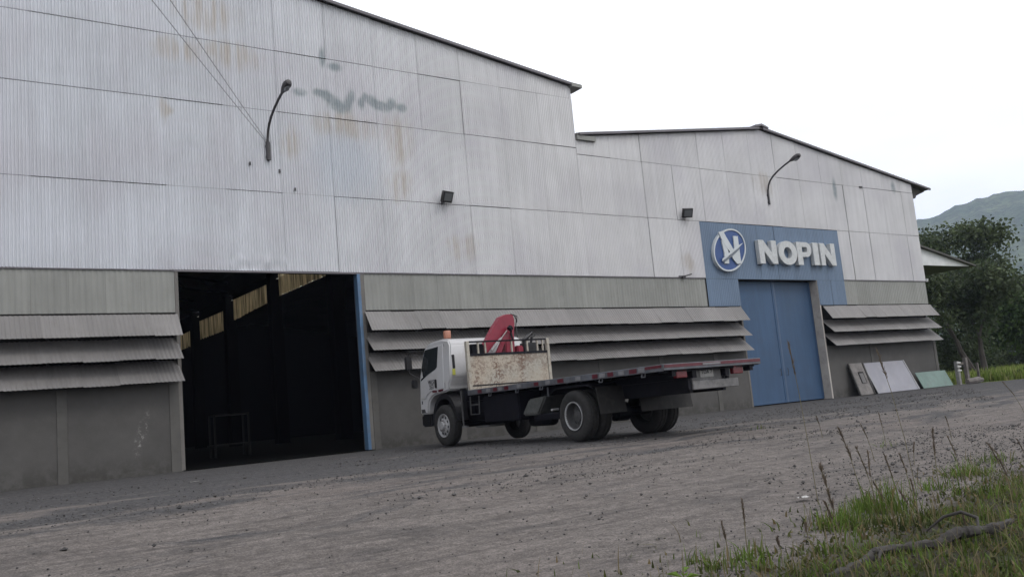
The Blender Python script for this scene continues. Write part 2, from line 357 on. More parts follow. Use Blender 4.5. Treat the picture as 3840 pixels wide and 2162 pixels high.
# dark framing wall behind the sheets
b = MB(); pts = [(XL, ZH), (XM, ZH), (XM, ztop(XM)-.03), (4, 13.85), (XL, ztop(XL)-.03)]; b.prism(pts, .05, .2)
cl1 = b.build('upper_wall', M['frame_dark'], WH)
b = MB(); b.prism([(XM+.005, ZH), (XR, ZH), (XR, ztop(XR)-.03), (29.44, 11.2), (XM+.005, 9.88)], .05, .2)
cl2 = b.build('upper_wall', M['frame_dark'], WH)
from mathutils import noise as mn
def place_sheet(x0, x1, z0, z1, parent, sloped=False, dent=None, cache={}):
    ga = rnd.choice([.002, .003, .005, .008]) if x0 > 8 else .0005; w = x1-x0-ga; jit = 1 if x0 > 8 else .12
    if w < .1: return
    if sloped: me = corr('metal_sheet', w, 0, M['silver'], top=lambda x: ztop(x0+x)-.04-z0)
    elif dent: me = corr('metal_sheet', w, z1-z0, M['silver'], dent=dent, nz_=26)
    else:
        key = (round(w, 3), round(z1-z0, 3))
        if key not in cache: cache[key] = corr('metal_sheet', w, z1-z0, M['silver'])
        me = cache[key]
    link('metal_sheet', me, parent, (x0+rnd.uniform(0, .004)*jit, -.006-rnd.uniform(0, .012)*jit, z0+rnd.uniform(-.006, .006)), (rnd.uniform(-.003, .003)*jit, rnd.uniform(-.0015, .0015)*jit, rnd.uniform(-.006, .006)*jit))
BX0, BX1 = 25.19, 33.82
def dentf(x, z):
    e = max(0, 1-((z-.18)/.45)**2) if z < .63 else 0
    return .55*e*(.05*mn.noise(Vector((x*3.5, z*5, 2)))+.03*mn.noise(Vector((x*9, z*12, 4))))
for k in range(-14, 21):
    x0 = max(XL, 8.85+1.52*k); x1 = min(XR, 8.85+1.52*(k+1))
    if x1 <= XL+.05: continue
    big = x1 <= XM+.3
    gp = .016
    # bottom row
    if x1 <= BX0+.01 or x0 >= BX1-.01: place_sheet(x0, x1, ZH, ZC-gp, cl1 if big else cl2, dent=dentf if k == -1 else None)
    elif x0 < BX0: place_sheet(x0, BX0, ZH, ZC-gp, cl2)
    elif x1 > BX1: place_sheet(BX1, x1, ZH, ZC-gp, cl2)
    if big:
        place_sheet(x0, x1, ZC, ZB-gp, cl1); place_sheet(x0, x1, ZB, ZA-gp, cl1); place_sheet(x0, x1, ZA, 0, cl1, sloped=True)
    else:
        place_sheet(x0, x1, ZC, ZD-gp, cl2); place_sheet(x0, x1, ZD, 0, cl2, sloped=True)
# lower walls, louvre recess, band
SEG = [(XL, 6.0), (11.0, 27.0), (31.9, XR)]
lows = []
for a, c_ in SEG:
    b = MB(); b.box(a, c_, 0, .42, -.3, 2.16); lw = b.build('lower_wall', M['lower'], WH); lows.append(lw)
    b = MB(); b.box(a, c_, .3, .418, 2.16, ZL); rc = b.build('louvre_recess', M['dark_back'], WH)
    b = MB(); b.box(a, c_, .05, .42, ZL, ZH); bb = b.build('band_wall', M['frame_dark'], WH)
# beige reveals beside the doors
for a, c_ in [(31.9, 31.98), (11.0, 11.1), (5.92, 6.0), (26.92, 27.0)]:
    b = MB(); b.box(a-.003, c_+.003, -.012, .425, .0, ZH-.03); b.build('door_reveal', M['jamb'] if a > 30 else M['jambdull'], WH)
# pilasters
for i, (a, c_, lw) in enumerate([(3.2, 3.42, 0), (5.68, 5.915, 0), (.3, .52, 0), (11.11, 11.3, 1), (13.9, 14.12, 1), (16.7, 16.92, 1), (19.5, 19.72, 1), (22.3, 22.52, 1), (25.1, 25.32, 1), (35.0, 35.2, 2), (40.05, XR, 2)]):
    b = MB(); b.box(a, c_, -.022, .01, -.02, 2.12); b.build('pilaster', M['pilaster'], lows[lw], bevel=.006, seg=1)
# band sheets
bandmesh = corr('band_sheet', .797, ZH-ZL-.05, M['band'], pitch=.1316, amp=.006, seg=8, flat=True)
def band(x, w=.797):
    me = bandmesh if w == .797 else corr('band_sheet', w, ZH-ZL-.05, M['band'], pitch=.1316, amp=.006, seg=8, flat=True)
    link('band_sheet', me, bandw, (x, .012-rnd.uniform(0, .004), ZL+.03), (rnd.uniform(-.003, .003), 0, rnd.uniform(-.004, .004)))
bandw = [o for o in WH.children if o.name.startswith('band_wall')][0]
x = 5.915-.797
while x > XL: band(x); x -= .8
bandw = [o for o in WH.children if o.name.startswith('band_wall')][1]
x = 11.12
while x+.79 < BX0: band(x); x += .8
band(x, BX0-x-.01)
bandw = [o for o in WH.children if o.name.startswith('band_wall')][2]
x = BX1+.01
while x+.79 < XR: band(x); x += .8
if XR-x > .1: band(x, XR-x-.005)
# base flashing line under the silver cladding
for a, c_ in ((XL, 5.9), (11.12, BX0), (BX1, XR)):
    b = MB(); b.box(a, c_, -.028, .05, ZH-.03, ZH-.004); b.build('flashing', M['trim'], WH)
b = MB(); b.box(5.9, 11.12, -.02, .1, ZH-.05, ZH-.002); b.build('flashing', M['trim'], WH)
# louvres: three rows of sloping ribbed sheets, 0.8 m wide each
def louvre_mesh(w, top_y):
    n = int(w/.0125); top = Vector((0, top_y, .0)); bot = Vector((0, -.405, -.565)); d = (bot-top); nrm = Vector((0, -d.z, d.y)).normalized()
    if nrm.y > 0: nrm = -nrm
    vs = []; fs = []
    for i in range(n+1):
        xx = w*i/n; a = .005*max(-1, min(1, 2*math.cos(2*PI*xx/.1))) + (.006 if xx > w-.06 else 0)
        for q in (top, bot): p = q + nrm*a; vs.append((xx, p.y, p.z))
    fs = [(2*i+1, 2*i+3, 2*i+2, 2*i) for i in range(n)]
    m = len(vs); vs += [(p[0], p[1]+.004, p[2]-.003) for p in vs]; fs += [(2*i+m, 2*i+2+m, 2*i+3+m, 2*i+1+m) for i in range(n)]
    fs += [(1, 0, m, m+1), (2*n, 2*n+1, m+2*n+1, m+2*n)] + [(2*i+3, 2*i+1, 2*i+1+m, 2*i+3+m) for i in range(n)]
    bb = MB(); bb.v = vs; bb.f = fs; me = bb.mesh('louvre_sheet', M['louvre'], fix=False); me.materials.append(M['frame_dark'])
    for p in me.polygons[n:2*n]: p.material_index = 1  # undersides coloured dark to deepen the shade between slats
    return me
LM = {}
def louvre_bank(x0, x1, flip=False):
    par = MB()
    for xx in np.arange(x0+.15, x1-.05, 1.6): par.box(xx, xx+.05, .2, .3, 2.1, ZL-.05)
    for zt in (3.83, 3.235, 2.68): par.box(x0+.05, x1-.05, .22, .28, zt-.06, zt-.02)
    pr = par.build('louvre_frame', M['frame_dark'], WH)
    for r_, zt in enumerate((3.84, 3.265, 2.70)):
        x = x0
        while x < x1-.02:
            w = min(.8, x1-x); key = (round(w, 2), r_ > 0)
            if key not in LM: LM[key] = louvre_mesh(w, .2 if r_ else -.015)
            link('louvre_sheet', LM[key], pr, (x, -.012-rnd.uniform(0, .01)-(.02 if r_ else 0), zt+rnd.uniform(-.01, .01)), (rnd.uniform(-.012, .012), rnd.uniform(-.004, .004), rnd.uniform(-.004, .004)))
            x += .8
louvre_bank(XL, 5.96); louvre_bank(11.06, 26.93); louvre_bank(32.06, XR)
# blue portal panels and the double door
pb = MB(); pb.box(27.0, 31.9, .05, .42, 4.93, ZH); lint = pb.build('portal_lintel', M['frame_dark'], WH)
def bluesheet(x0, x1, z0, z1):
    link('portal_panel', corr('portal_panel', x1-x0-.006, z1-z0, M['blue_panel'], pitch=.1, amp=.0035, seg=6, flat=True), lint, (x0, -.022-rnd.uniform(0, .006), z0), (rnd.uniform(-.002, .002), 0, rnd.uniform(-.003, .003)))
ed = np.linspace(BX0, BX1, 9)
for i in range(8): bluesheet(ed[i], ed[i+1], 4.93, 7.12)
for a, c_ in [(BX0, 26.1), (26.1, 26.99), (31.91, 32.85), (32.85, BX1)]: bluesheet(a, c_, ZL+.02, 4.922)
for nm, a, c_, ang in (('door_leaf', 27.02, 29.44, .0), ('door_leaf', 29.47, 31.88, .012)):
    b = MB(); b.box(0, c_-a, 0, .05, .03, 4.9)
    for xx in (.0, (c_-a)-.11): b.box(xx, xx+.11, -.018, 0.002, .03, 4.9)
    for zz in (.03, 4.79): b.box(.112, (c_-a)-.112, -.012, .003, zz, zz+.09)
    o = b.build(nm, M['blue_door'], WH, bevel=.004, seg=1); o.location = (a, .34, 0); o.rotation_euler = (0, 0, ang if a > 28 else -.006)
    hb = MB(); hx = .2 if a > 28 else (c_-a)-.24
    hb.tube([(hx, -.02, 1.1), (hx, -.07, 1.12), (hx, -.07, 1.36), (hx, -.02, 1.38)], .012, 6); hb.build('door_handle', M['lamp'], o)
b = MB(); b.box(29.41, 29.51, .3, .318, .04, 4.88); b.build('meeting_strip', M['strip'], WH)
# open doorway: blue post, dark interior
b = MB(); b.box(10.90, 10.996, -.03, .2, .0, ZH-.05); b.build('door_post', M['post_blue'], WH, bevel=.008, seg=1)
b = MB(); b.box(5.9, 11.05, .2, .3, ZH-.02, ZH+.25); b.build('door_track', M['steel'], WH)
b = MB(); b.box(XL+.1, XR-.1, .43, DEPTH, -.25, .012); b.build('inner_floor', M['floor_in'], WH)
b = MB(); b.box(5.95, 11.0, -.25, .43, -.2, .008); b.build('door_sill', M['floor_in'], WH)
# side, back and valley walls
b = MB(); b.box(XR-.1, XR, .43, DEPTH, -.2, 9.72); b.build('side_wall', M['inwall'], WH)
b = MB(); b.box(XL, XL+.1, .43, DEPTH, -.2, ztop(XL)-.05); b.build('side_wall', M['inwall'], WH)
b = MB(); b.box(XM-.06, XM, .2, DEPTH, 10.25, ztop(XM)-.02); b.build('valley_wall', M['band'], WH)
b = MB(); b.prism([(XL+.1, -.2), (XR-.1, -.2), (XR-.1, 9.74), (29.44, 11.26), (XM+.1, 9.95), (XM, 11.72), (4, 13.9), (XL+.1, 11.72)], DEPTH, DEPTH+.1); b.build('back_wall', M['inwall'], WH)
# inner columns and beams
for y in (11.5, 20.6, 29.55, 38.3, 46.6, 55):
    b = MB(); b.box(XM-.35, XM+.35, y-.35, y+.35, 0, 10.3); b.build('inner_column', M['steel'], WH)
    b = MB()
    for (xa, za, xb, zb_) in ((4, 13.5, XM, 11.3), (4, 13.5, XL, 11.3), (4, 12.3, XM, 10.6), (4, 12.3, XL, 10.6)):
        b.tube([(xa, y, za-.1), (xb, y, zb_-.1)], .09, 4)
    for q in range(8):
        xx = 4+(XM-4)*q/8; b.tube([(xx, y, 13.4-(xx-4)*.142), (xx+1, y, 12.2-(xx+1-4)*.11)], .05, 4)
    b.build('roof_truss', M['steel'], WH)
# daylight panels high between the two halls
for y0, y1, za0, za1, zb0, zb1 in ((21.2, 28.75, 8.8, 8.78, 10.25, 10.2), (30.35, 37.5, 8.7, 8.45, 9.85, 9.9), (39.1, 45.5, 8.05, 8.08, 9.45, 9.52), (47.65, 54.2, 7.88, 7.85, 9.1, 9.1)):
    n = int((y1-y0)/.06); vs = []
    for i in range(n+1):
        t = i/n; xx = XM + .02*math.cos(2*PI*(y0+(y1-y0)*t)/.36); vs += [(xx, y0+(y1-y0)*t, za0+(za1-za0)*t+.12*((i//5) % 2)*(.3+.7*mn.noise(Vector((i*.37, y0, 0))))), (xx, y0+(y1-y0)*t, zb0+(zb1-zb0)*t)]
    b = MB(); b.v = vs; b.f = [(2*i, 2*i+2, 2*i+3, 2*i+1) for i in range(n)]
    o = b.build('daylight_panel', M['translucent'], WH, fix=False)
    b = MB(); b.prism([(y0, zb0), (y1, zb1), (y1, 10.3), (y0, 10.3)], XM-.05, XM+.05, 'x'); b.build('upper_infill', M['inwall'], WH)
# roofs
def slope(x0, x1, y0, y1, zoff=0., th=.06, name='roof_slope'):
    b = MB(); z0, z1 = ztop(x0+1e-4), ztop(x1-1e-4)
    vs = [(x0, y0, z0+zoff), (x1, y0, z1+zoff), (x1, y1, z1+zoff), (x0, y1, z0+zoff)]; vs += [(p[0], p[1], p[2]+th) for p in vs]
    b.add(vs, [(0,1,2,3), (7,6,5,4), (0,4,5,1), (1,5,6,2), (2,6,7,3), (3,7,4,0)]); return b.build(name, M['roof'], WH)
def slab(xa, za, xb, zb_, y0, y1, th=.06, name='roof_slope', mat='roof'):
    b = MB(); vs = [(xa, y0, za), (xb, y0, zb_), (xb, y1, zb_), (xa, y1, za)]; vs += [(p[0], p[1], p[2]+th) for p in vs]
    b.add(vs, [(0,1,2,3), (7,6,5,4), (0,4,5,1), (1,5,6,2), (2,6,7,3), (3,7,4,0)]); return b.build(name, M[mat], WH)
slab(XL-.3, ztop(XL)-.04, 4, 13.88, -.1, DEPTH); slab(4.002, 13.88, 19.78, 13.88-15.78*.1405, -.1, DEPTH)
slab(19.52, 9.915, 29.44, 11.235, -.1, 18); slab(23.4, 9.915+3.88*.1331, 29.44, 11.235, 18.002, DEPTH)
slab(19.53, 9.917, 23.398, 9.915+3.878*.1331, 18.002, DEPTH, .02, 'added_light_sheet', 'added_light')  # unseen translucent roof strip, added to backlight the daylight panels
slab(29.442, 11.235, 41.72, 11.235-12.278*.142, -.1, DEPTH)
# rake trims (thin dark edge along the gables), ridge cap, eave tail, valley gutter end
def rake(xa, za, xb, zb_, h=.055):
    b = MB(); b.prism([(xa, za-.03), (xb, zb_-.03), (xb, zb_+h), (xa, za+h)], -.17, -.102); b.build('rake_trim', M['trim'], WH)
rake(XL-.3, ztop(XL)-.04, 4, 13.88); rake(4, 13.88, 19.78, 13.88-15.78*.1405); rake(19.6, 9.925, 29.3, 11.215); rake(29.55, 11.22, 41.72, 9.49)
b = MB(); b.prism([(29.05, 11.24), (29.44, 11.32), (29.85, 11.24), (29.85, 11.30), (29.44, 11.41), (29.05, 11.32)], -.2, 3); b.build('ridge_cap', M['trim'], WH)
b = MB(); b.prism([(XR+.005, 9.66), (XR+.005, 9.10), (XR+.5, 9.06), (XR+.62, 9.2), (41.7, 9.46)], .15, .35); b.build('eave_rafter', M['frame_dark'], WH)
b = MB(); b.prism([(XR+.005, 9.62), (XR+.005, 9.42), (41.65, 9.44), (41.7, 9.48)], 2, 2.2); b.build('eave_rafter', M['frame_dark'], WH)
b = MB(); b.box(XM+.02, XM+.85, -.12, 1.5, 9.74, 9.9); b.build('gutter_end', M['band'], WH)
b = MB(); b.prism([(19.45, 11.62), (19.9, 11.60), (19.9, 11.72), (19.45, 11.75)], -.2, .4); b.build('eave_end', M['band'], WH)
# small fittings on the wall
b = MB(); b.tube([(23.75, -.02, 5.0), (24.0, -.12, 5.0), (24.25, -.22, 5.06)], .022, 6); b.box(23.9, 24.05, -.1, .0, 4.93, 5.02); b.build('pipe_stub', M['lamp'], WH)
b = MB(); b.box(35.95, 36.15, -.07, -.01, 9.2, 9.26); b.build('wall_clip', M['lamp'], WH)
b = MB(); b.lathe([(0, .0), (0, .06), (.14, .07), (.14, 0)], 10, (40.36, -.02, 4.93), 'z'); b.build('insulator', M['letter'], WH)
b = MB(); b.box(7.97, 8.01, -.06, -.015, 7.85, 7.93); b.build('wall_clip', M['lamp'], WH)
b = MB(); b.box(8.78, 8.82, -.06, -.015, 7.7, 7.79); b.build('wall_clip', M['lamp'], WH)
b = MB(); b.box(9.2, 9.235, -.06, -.015, 7.22, 7.3); b.build('wall_clip', M['lamp'], WH)

# lean-to at the right side of the warehouse
LT = thing('lean_to_shed', 'pale open-sided lean-to roof on the far side of the warehouse', 'shed', (0, 0, 0))
b = MB(); b.prism([(XR+.02, 6.05), (47.4, 6.08), (47.4, 6.14), (XR+.02, 7.4)], 1.5, 1.56); b.build('gable_sheet', pmat('leanto_pale', (.56, .57, .58), .6, var=.1, sc=2), LT)
b = MB(); b.prism([(XR+.02, 7.4), (47.75, 6.06), (47.75, 6.14), (XR+.02, 7.49)], 1.3, 16); b.build('roof', pmat('leanto_roof', (.06, .055, .052), .7), LT)
for y in (9, 15):
    b = MB(); b.box(47.2, 47.4, y, y+.2, -.15, 6.1); b.build('post', M['steel'], LT)

# ------------------------------------------------------------------ wall lamps, floodlights, cables, sign
def wall_lamp(x, label, fat):
    t = thing('wall_lamp', label, 'lamp', (x, 0, 8.0), group='curved lamp arms on the facade')
    b = MB(); b.tube([(0, -.07, .02), (0, -.07, .52)], fat, 10); b.box(-.06, .06, -.07, -.01, .08, .14); b.box(-.06, .06, -.07, -.01, .38, .44); b.build('bracket', M['lamp'], t, smooth=True)
    P = [(0, -.07, .4), (0, -.08, .6), (0, -.14, .8), (0, -.25, .97), (0, -.42, 1.12), (0, -.7, 1.27), (0, -1.05, 1.41), (0, -1.4, 1.52)]
    b = MB(); b.tube(P, .036, 8); b.build('arm', M['lamp'], t, smooth=True)
    b = MB(); q = []
    d = Vector((0, -1.0, .22)).normalized(); s0 = Vector((0, -1.32, 1.50))
    b.tube([s0 + d*k for k in (0, .06, .16, .3, .42, .5, .52)], [.045, .06, .085, .11, .105, .07, .02], 10)
    for i, p in enumerate(b.v): b.v[i] = (p[0]*1.05, p[1], p[2]-.0)
    h = b.build('lamp_head', M['lamp'], t, smooth=True)
    b = MB(); c0 = s0 + d*.33 + Vector((0, 0, -.075))
    b.tube([c0 + d*k for k in (-.14, -.09, 0, .09, .13)], [.02, .06, .075, .06, .02], 8); b.build('lamp_glass', M['lampglass'], h, smooth=True)
wall_lamp(8.5, 'dark curved lamp arm on the tall gable above the open doorway', .062)
wall_lamp(29.43, 'thin dark curved lamp arm on the low gable above the blue panel', .042)
def floodlight(x, z, label, rz):
    t = thing('floodlight', label, 'floodlight', (x, -.02, z), rz, 'square floodlights on the facade')
    b = MB(); b.box(-.03, .03, -.16, 0, -.12, -.06); b.tube([(-.2, -.22, .02), (-.2, -.18, -.12), (.2, -.18, -.12), (.2, -.22, .02)], .014, 6); b.build('bracket', M['flood'], t)
    Mx = Matrix.Translation((0, -.25, .02)) @ Matrix.Rotation(R(24), 4, 'X')
    b = MB(); b.prism([(-.2, -.17), (.2, -.17), (.2, .17), (-.2, .17)], -.06, .05, 'y', Mx); b.prism([(-.13, -.11), (.13, -.11), (.13, .11), (-.13, .11)], .051, .13, 'y', Mx)
    h = b.build('housing', M['flood'], t, bevel=.01, seg=1)
    b = MB(); b.prism([(-.15, -.12), (.15, -.12), (.15, .12), (-.15, .12)], -.068, -.061, 'y', Mx); b.build('glass', M['lens'], t)
floodlight(13.9, 7.28, 'black floodlight beside the seam on the tall gable wall', R(12))
floodlight(24.45, 7.34, 'black floodlight left of the blue panel top corner', R(-20))
for i, (dx, off) in enumerate(((0, 0), (.55, .35))):
    P0 = Vector((8.46, -.08, 8.5+.06*i)); P1 = P0 + (Vector((4.18+.3*i, -6, 9.25+.12*i))-P0)*4.4; P = []
    for k in range(25):
        t_ = k/24; p = P0.lerp(P1, t_); p.z -= 1.2*t_*(1-t_); P.append(p)
    b = MB(); b.tube(P, .007, 5)
    o = b.build('overhead_cable', M['cable'], None); tag(o, ('lower left' if i == 0 else 'upper right') + ' of the two thin cables running up from the lamp bracket', 'cable', 'service cables')

SG = thing('sign_lettering', 'five raised white block letters on the blue panel over the doors', 'sign', (0, -.03, 0))
K = .9905
def fx(x): return x*K
def fz(z): return .735 + (z-.735)*K
Z0, Z1 = fz(5.57), fz(6.54)
def letter_poly(ch, x0, x1):
    w = x1-x0; h = Z1-Z0; s = .33*w if ch != 'I' else w
    if ch == 'N':
        s = w*.29
        return [[(x0, Z0), (x0+s, Z0), (x0+s, Z0+.52*h), (x1-s, Z0), (x1, Z0), (x1, Z1), (x1-s, Z1), (x1-s, Z1-.52*h), (x0+s, Z1), (x0, Z1)]]
    if ch == 'I': return [[(x0, Z0), (x1, Z0), (x1, Z1), (x0, Z1)]]
    return None
def ring_mesh(b, cx, cz, ax, az, bx, bz, y0, y1, n=40, rot=0, a0=0, a1=2*PI):
    vs = []; closed = abs(a1-a0-2*PI) < 1e-6; m = n if closed else n+1
    for k in range(m):
        t = a0+(a1-a0)*k/n; co, si = math.cos(t), math.sin(t)
        for (rx, rz) in ((ax, az), (bx, bz)):
            ex, ez = rx*co, rz*si; X = cx+ex*math.cos(rot)-ez*math.sin(rot); Zz = cz+ex*math.sin(rot)+ez*math.cos(rot)
            vs += [(X, y0, Zz), (X, y1, Zz)]
    fs = []
    for k in range(n if closed else n):
        a = 4*k; c = 4*((k+1) % m)
        fs += [(a, c, c+2, a+2), (a+1, a+3, c+3, c+1), (a, a+1, c+1, c), (a+2, c+2, c+3, a+3)]
    if not closed: fs += [(0, 2, 3, 1), (4*n, 4*n+1, 4*n+3, 4*n+2)]
    b.add(vs, fs)
D0, D1 = -.19, -.004
for ch, xa, xb in (('N', 28.5, 29.6), ('O', 29.7, 30.88), ('P', 30.9, 31.85), ('I', 31.98, 32.34), ('N', 32.46, 33.5)):
    xa, xb = fx(xa), fx(xb); b = MB()
    if ch == 'O': ring_mesh(b, (xa+xb)/2, (Z0+Z1)/2, (xb-xa)/2, (Z1-Z0)/2+.015, (xb-xa)/2-.33, (Z1-Z0)/2-.24, D0, D1)
    elif ch == 'P':
        s = .33; b.box(xa, xa+s, D0, D1, Z0, Z1); zc = Z1-.31
        b.box(xa+s-.001, xb-.32, D0, D1, Z1-.2, Z1); b.box(xa+s-.001, xb-.32, D0, D1, Z1-.62, Z1-.42)
        ring_mesh(b, xb-.325, zc, .325, .31, .06, .11, D0, D1, 18, 0, -PI/2, PI/2)
    else:
        for pl in letter_poly(ch, xa, xb): b.prism(pl, D0, D1)
    o = b.build('letter', M['letter'], SG, bevel=.012 if ch in 'NI' else 0, seg=1)
EM = thing('emblem', 'round blue and white emblem with slanted letter strokes left of the lettering', 'emblem', (0, -.03, 0))
def E_(q): return (fx(q[0]), fz(q[1]))
ecx, ecz = E_((26.83, 6.09)); rot = R(33)
b = MB(); ring_mesh(b, ecx, ecz, 1.0, .77, .945, .705, -.14, -.004, 56, rot); b.build('ring', M['ring'], EM)
b = MB(); n = 48; b.prism([(ecx+.945*math.cos(t)*math.cos(rot)-.705*math.sin(t)*math.sin(rot), ecz+.945*math.cos(t)*math.sin(rot)+.705*math.sin(t)*math.cos(rot)) for t in [2*PI*k/n for k in range(n)]], -.11, -.005); b.build('disc', M['emblue'], EM)
for poly, dd in (([(26.26, 6.77), (26.53, 6.81), (26.66, 6.6), (26.94, 6.2), (27.05, 5.99), (27.2, 5.73), (27.37, 5.55), (27.11, 5.54), (26.93, 5.72), (26.77, 6.03), (26.59, 6.19), (26.41, 6.45)], .17),
                 ([(26.38, 6.45), (26.55, 6.37), (26.66, 6.15), (26.7, 5.98), (26.66, 5.55), (26.41, 5.54), (26.46, 5.95)], .162),
                 ([(27.1, 6.65), (27.36, 6.65), (27.36, 6.26), (27.37, 5.55), (27.15, 5.6), (27.07, 6.06)], .154)):
    b = MB(); b.prism([E_(p) for p in poly], -dd, -.112); b.build('stroke', M['ring'], EM)
b = MB(); b.prism([E_(p) for p in [(26.25, 5.62), (26.29, 5.73), (26.46, 5.81), (26.93, 6.1), (27.34, 6.29), (27.58, 6.38), (27.33, 6.21), (26.82, 5.93), (26.39, 5.7)]], -.19, -.171); b.build('swoosh', M['ring'], EM)
b = MB(); b.prism([E_(p) for p in [(26.26, 5.585), (26.41, 5.685), (26.83, 5.915), (27.38, 6.215), (27.29, 6.10), (26.86, 5.83), (26.44, 5.62)]], -.185, -.1715); b.build('swoosh_line', M['emgrey'], EM)

# ------------------------------------------------------------------ flatbed truck
M['cabwhite'] = pmat('cab_white', (.45, .45, .46), .3, 0, var=.05, sc=1.5, dirt=(.36, .34, .32), dirtamt=.35)
M['blackplastic'] = pmat('black_plastic', (.01, .01, .012), .5, var=.2, sc=5)
M['rubber'] = pmat('tyre_rubber', (.015, .0145, .0145), .85, var=.3, sc=6, dirt=(.04, .037, .035), dirtamt=.6)
M['chassis'] = pmat('chassis_dark', (.005, .005, .009), .6, var=.3, sc=3, dirt=(.012, .011, .011), dirtamt=.5, spec=.2)
M['glass'] = pmat('cab_glass', (.02, .024, .026), .06, 0, var=.1, spec=.7)
M['rimsilver'] = pmat('rim_silver', (.36, .36, .37), .45, .2, var=.2, sc=6, dirt=(.12, .11, .1), dirtamt=.5)
M['rimgrey'] = pmat('rim_grey', (.06, .06, .062), .6, .2, var=.25, sc=6, dirt=(.06, .055, .05), dirtamt=.6)
M['bedrail'] = pmat('bed_rail_grey', (.10, .106, .122), .5, .2, var=.3, sc=4, dirt=(.1, .085, .075), dirtamt=.6)
M['tapered'] = pmat('reflector_red', (.085, .011, .02), .35, var=.25, sc=8, dirt=(.09, .04, .04))
M['tapewhite'] = pmat('reflector_white', (.17, .17, .18), .4, var=.2, sc=8, dirt=(.2, .18, .17))
M['crane'] = pmat('crane_red', (.2, .011, .03), .4, var=.12, sc=4, dirt=(.14, .02, .03), dirtamt=.4)
M['chrome'] = pmat('bright_steel', (.3, .28, .28), .35, .6)
M['amber'] = pmat('beacon_amber', (.33, .145, .095), .35, var=.1)
M['yellow'] = pmat('reflector_yellow', (.42, .42, .08), .4)
M['taillamp'] = pmat('tail_lamp_red', (.14, .012, .018), .25, var=.1)
M['plate'] = pmat('number_plate', (.32, .32, .31), .5, var=.15, sc=9)
M['ink'] = pmat('dark_ink', (.035, .035, .038), .6)
M['flap'] = pmat('mud_flap', (.02, .019, .019), .8, var=.25, sc=4, dirt=(.04, .037, .034), dirtamt=.7)
M['bumper'] = pmat('rear_bumper', (.14, .138, .14), .7, var=.3, sc=5, dirt=(.05, .045, .04), dirtamt=.5)
g = G('rusty_white'); v = g.obj(); n1 = g.noise(v, 17, 8, .75); n2 = g.noise(g.mapv(v, (1, 1, .6)), 2.2, 4, .6)
c = g.mix(g.ramp(g.noise(v, 1.4, 3, .5), .4, .65, 0, .7), (.37, .325, .265), (.32, .315, .28))
k = g.ramp(g.math('ADD', n1, g.math('MULTIPLY', g.math('SUBTRACT', n2, .5), .5)), .465, .57)
k = g.math('MULTIPLY', k, g.ramp(g.noise(g.mapv(v, (1.2, 1, .7)), 1.5, 4, .6), .38, .62, .25, 1))
c = g.mix(g.math('MULTIPLY', k, .95), c, (.12, .066, .045)); c = g.mix(g.ramp(g.noise(v, 26, 4, .7), .58, .68, 0, .5), c, (.2, .13, .09))
g.bump(n1, .3, .005); M['rusty'] = g.done(c, .75)
M['oldpost'] = pmat('old_cream_paint', (.34, .315, .27), .6, var=.15, sc=5, dirt=(.16, .1, .07), dirtamt=.6)

TR = thing('flatbed_truck', 'white-cab flatbed truck with red folding crane parked facing the wall', 'truck', (12.258, -8.967, 0), -R(1.4))
# --- wheels (axle along x)
def tyre_mesh(w):
    prof = [(-w/2+.02, .285), (-w/2, .33), (-w/2-.012, .40), (-w/2+.005, .465), (-w/2+.03, .492), (-w/2+.05, .5), (-.06, .503), (-.055, .488), (-.035, .488), (-.03, .503), (.03, .503), (.035, .488), (.055, .488), (.06, .503), (w/2-.05, .5), (w/2-.03, .492), (w/2-.005, .465), (w/2+.012, .40), (w/2, .33), (w/2-.02, .285)]
    b = MB(); b.lathe(prof, 44); return b.mesh('tyre', M['rubber'], smooth=30)
TY = tyre_mesh(.27)
def rim_front():
    b = MB(); b.lathe([(-.115, .29), (-.14, .285), (-.13, .262), (-.09, .25), (-.08, .235), (-.105, .2), (-.135, .15), (-.135, .11), (-.20, .095), (-.21, .0001)], 36)
    return b.mesh('rim', M['rimsilver'], smooth=35)
def rim_rear():
    b = MB(); b.lathe([(-.115, .292), (-.14, .285), (-.132, .258), (-.02, .245), (.02, .235), (.03, .2), (.0, .15), (.0, .12), (-.04, .11), (-.06, .0001)], 36)
    return b.mesh('rim', M['rimgrey'], smooth=35)
RF, RR = rim_front(), rim_rear()
def bolts_mesh(r, x, n, size, mat):
    b = MB()
    for k in range(n):
        t = 2*PI*k/n; b.tube([(x, r*math.cos(t), r*math.sin(t)), (x-.035, r*math.cos(t), r*math.sin(t))], size, 6)
    return b.mesh('wheel_nuts', mat)
BF = bolts_mesh(.125, -.13, 10, .016, M['chrome']); BRr = bolts_mesh(.1, 0, 8, .014, M['rimgrey'])
def holes_mesh(r, x, n, size):
    b = MB()
    for k in range(n):
        t = 2*PI*(k+.5)/n; b.lathe([(x, size), (x-.004, size*.9), (x-.005, .0001)], 10, (0, r*math.cos(t), r*math.sin(t)))
    return b.mesh('rim_hole', M['blackplastic'])
HF = holes_mesh(.2, -.112, 10, .036); HR = holes_mesh(.185, .018, 6, .036)
RING = MB(); RING.lathe([(-.13, .285), (-.145, .28), (-.143, .262), (-.12, .255)], 40); RINGM = RING.mesh('rim_lip', M['rimsilver'], smooth=40)
def wheel(x, y, front, left, outer=True):
    w = bpy.data.objects.new('wheel', None); COL.objects.link(w); w.parent = TR; w.location = (x, y, .5); w.rotation_euler = (rnd.uniform(0, 6), 0, 0 if left else PI); w.empty_display_size = .1
    link('tyre', TY, w)
    link('rim', RF if front else RR, w)
    if front: link('wheel_nuts', BF, w); link('rim_holes', HF, w)
    elif outer: link('wheel_nuts', BRr, w); link('rim_holes', HR, w); link('rim_lip', RINGM, w)
wheel(-1.035, 5.32, True, True); wheel(1.035, 5.32, True, False)
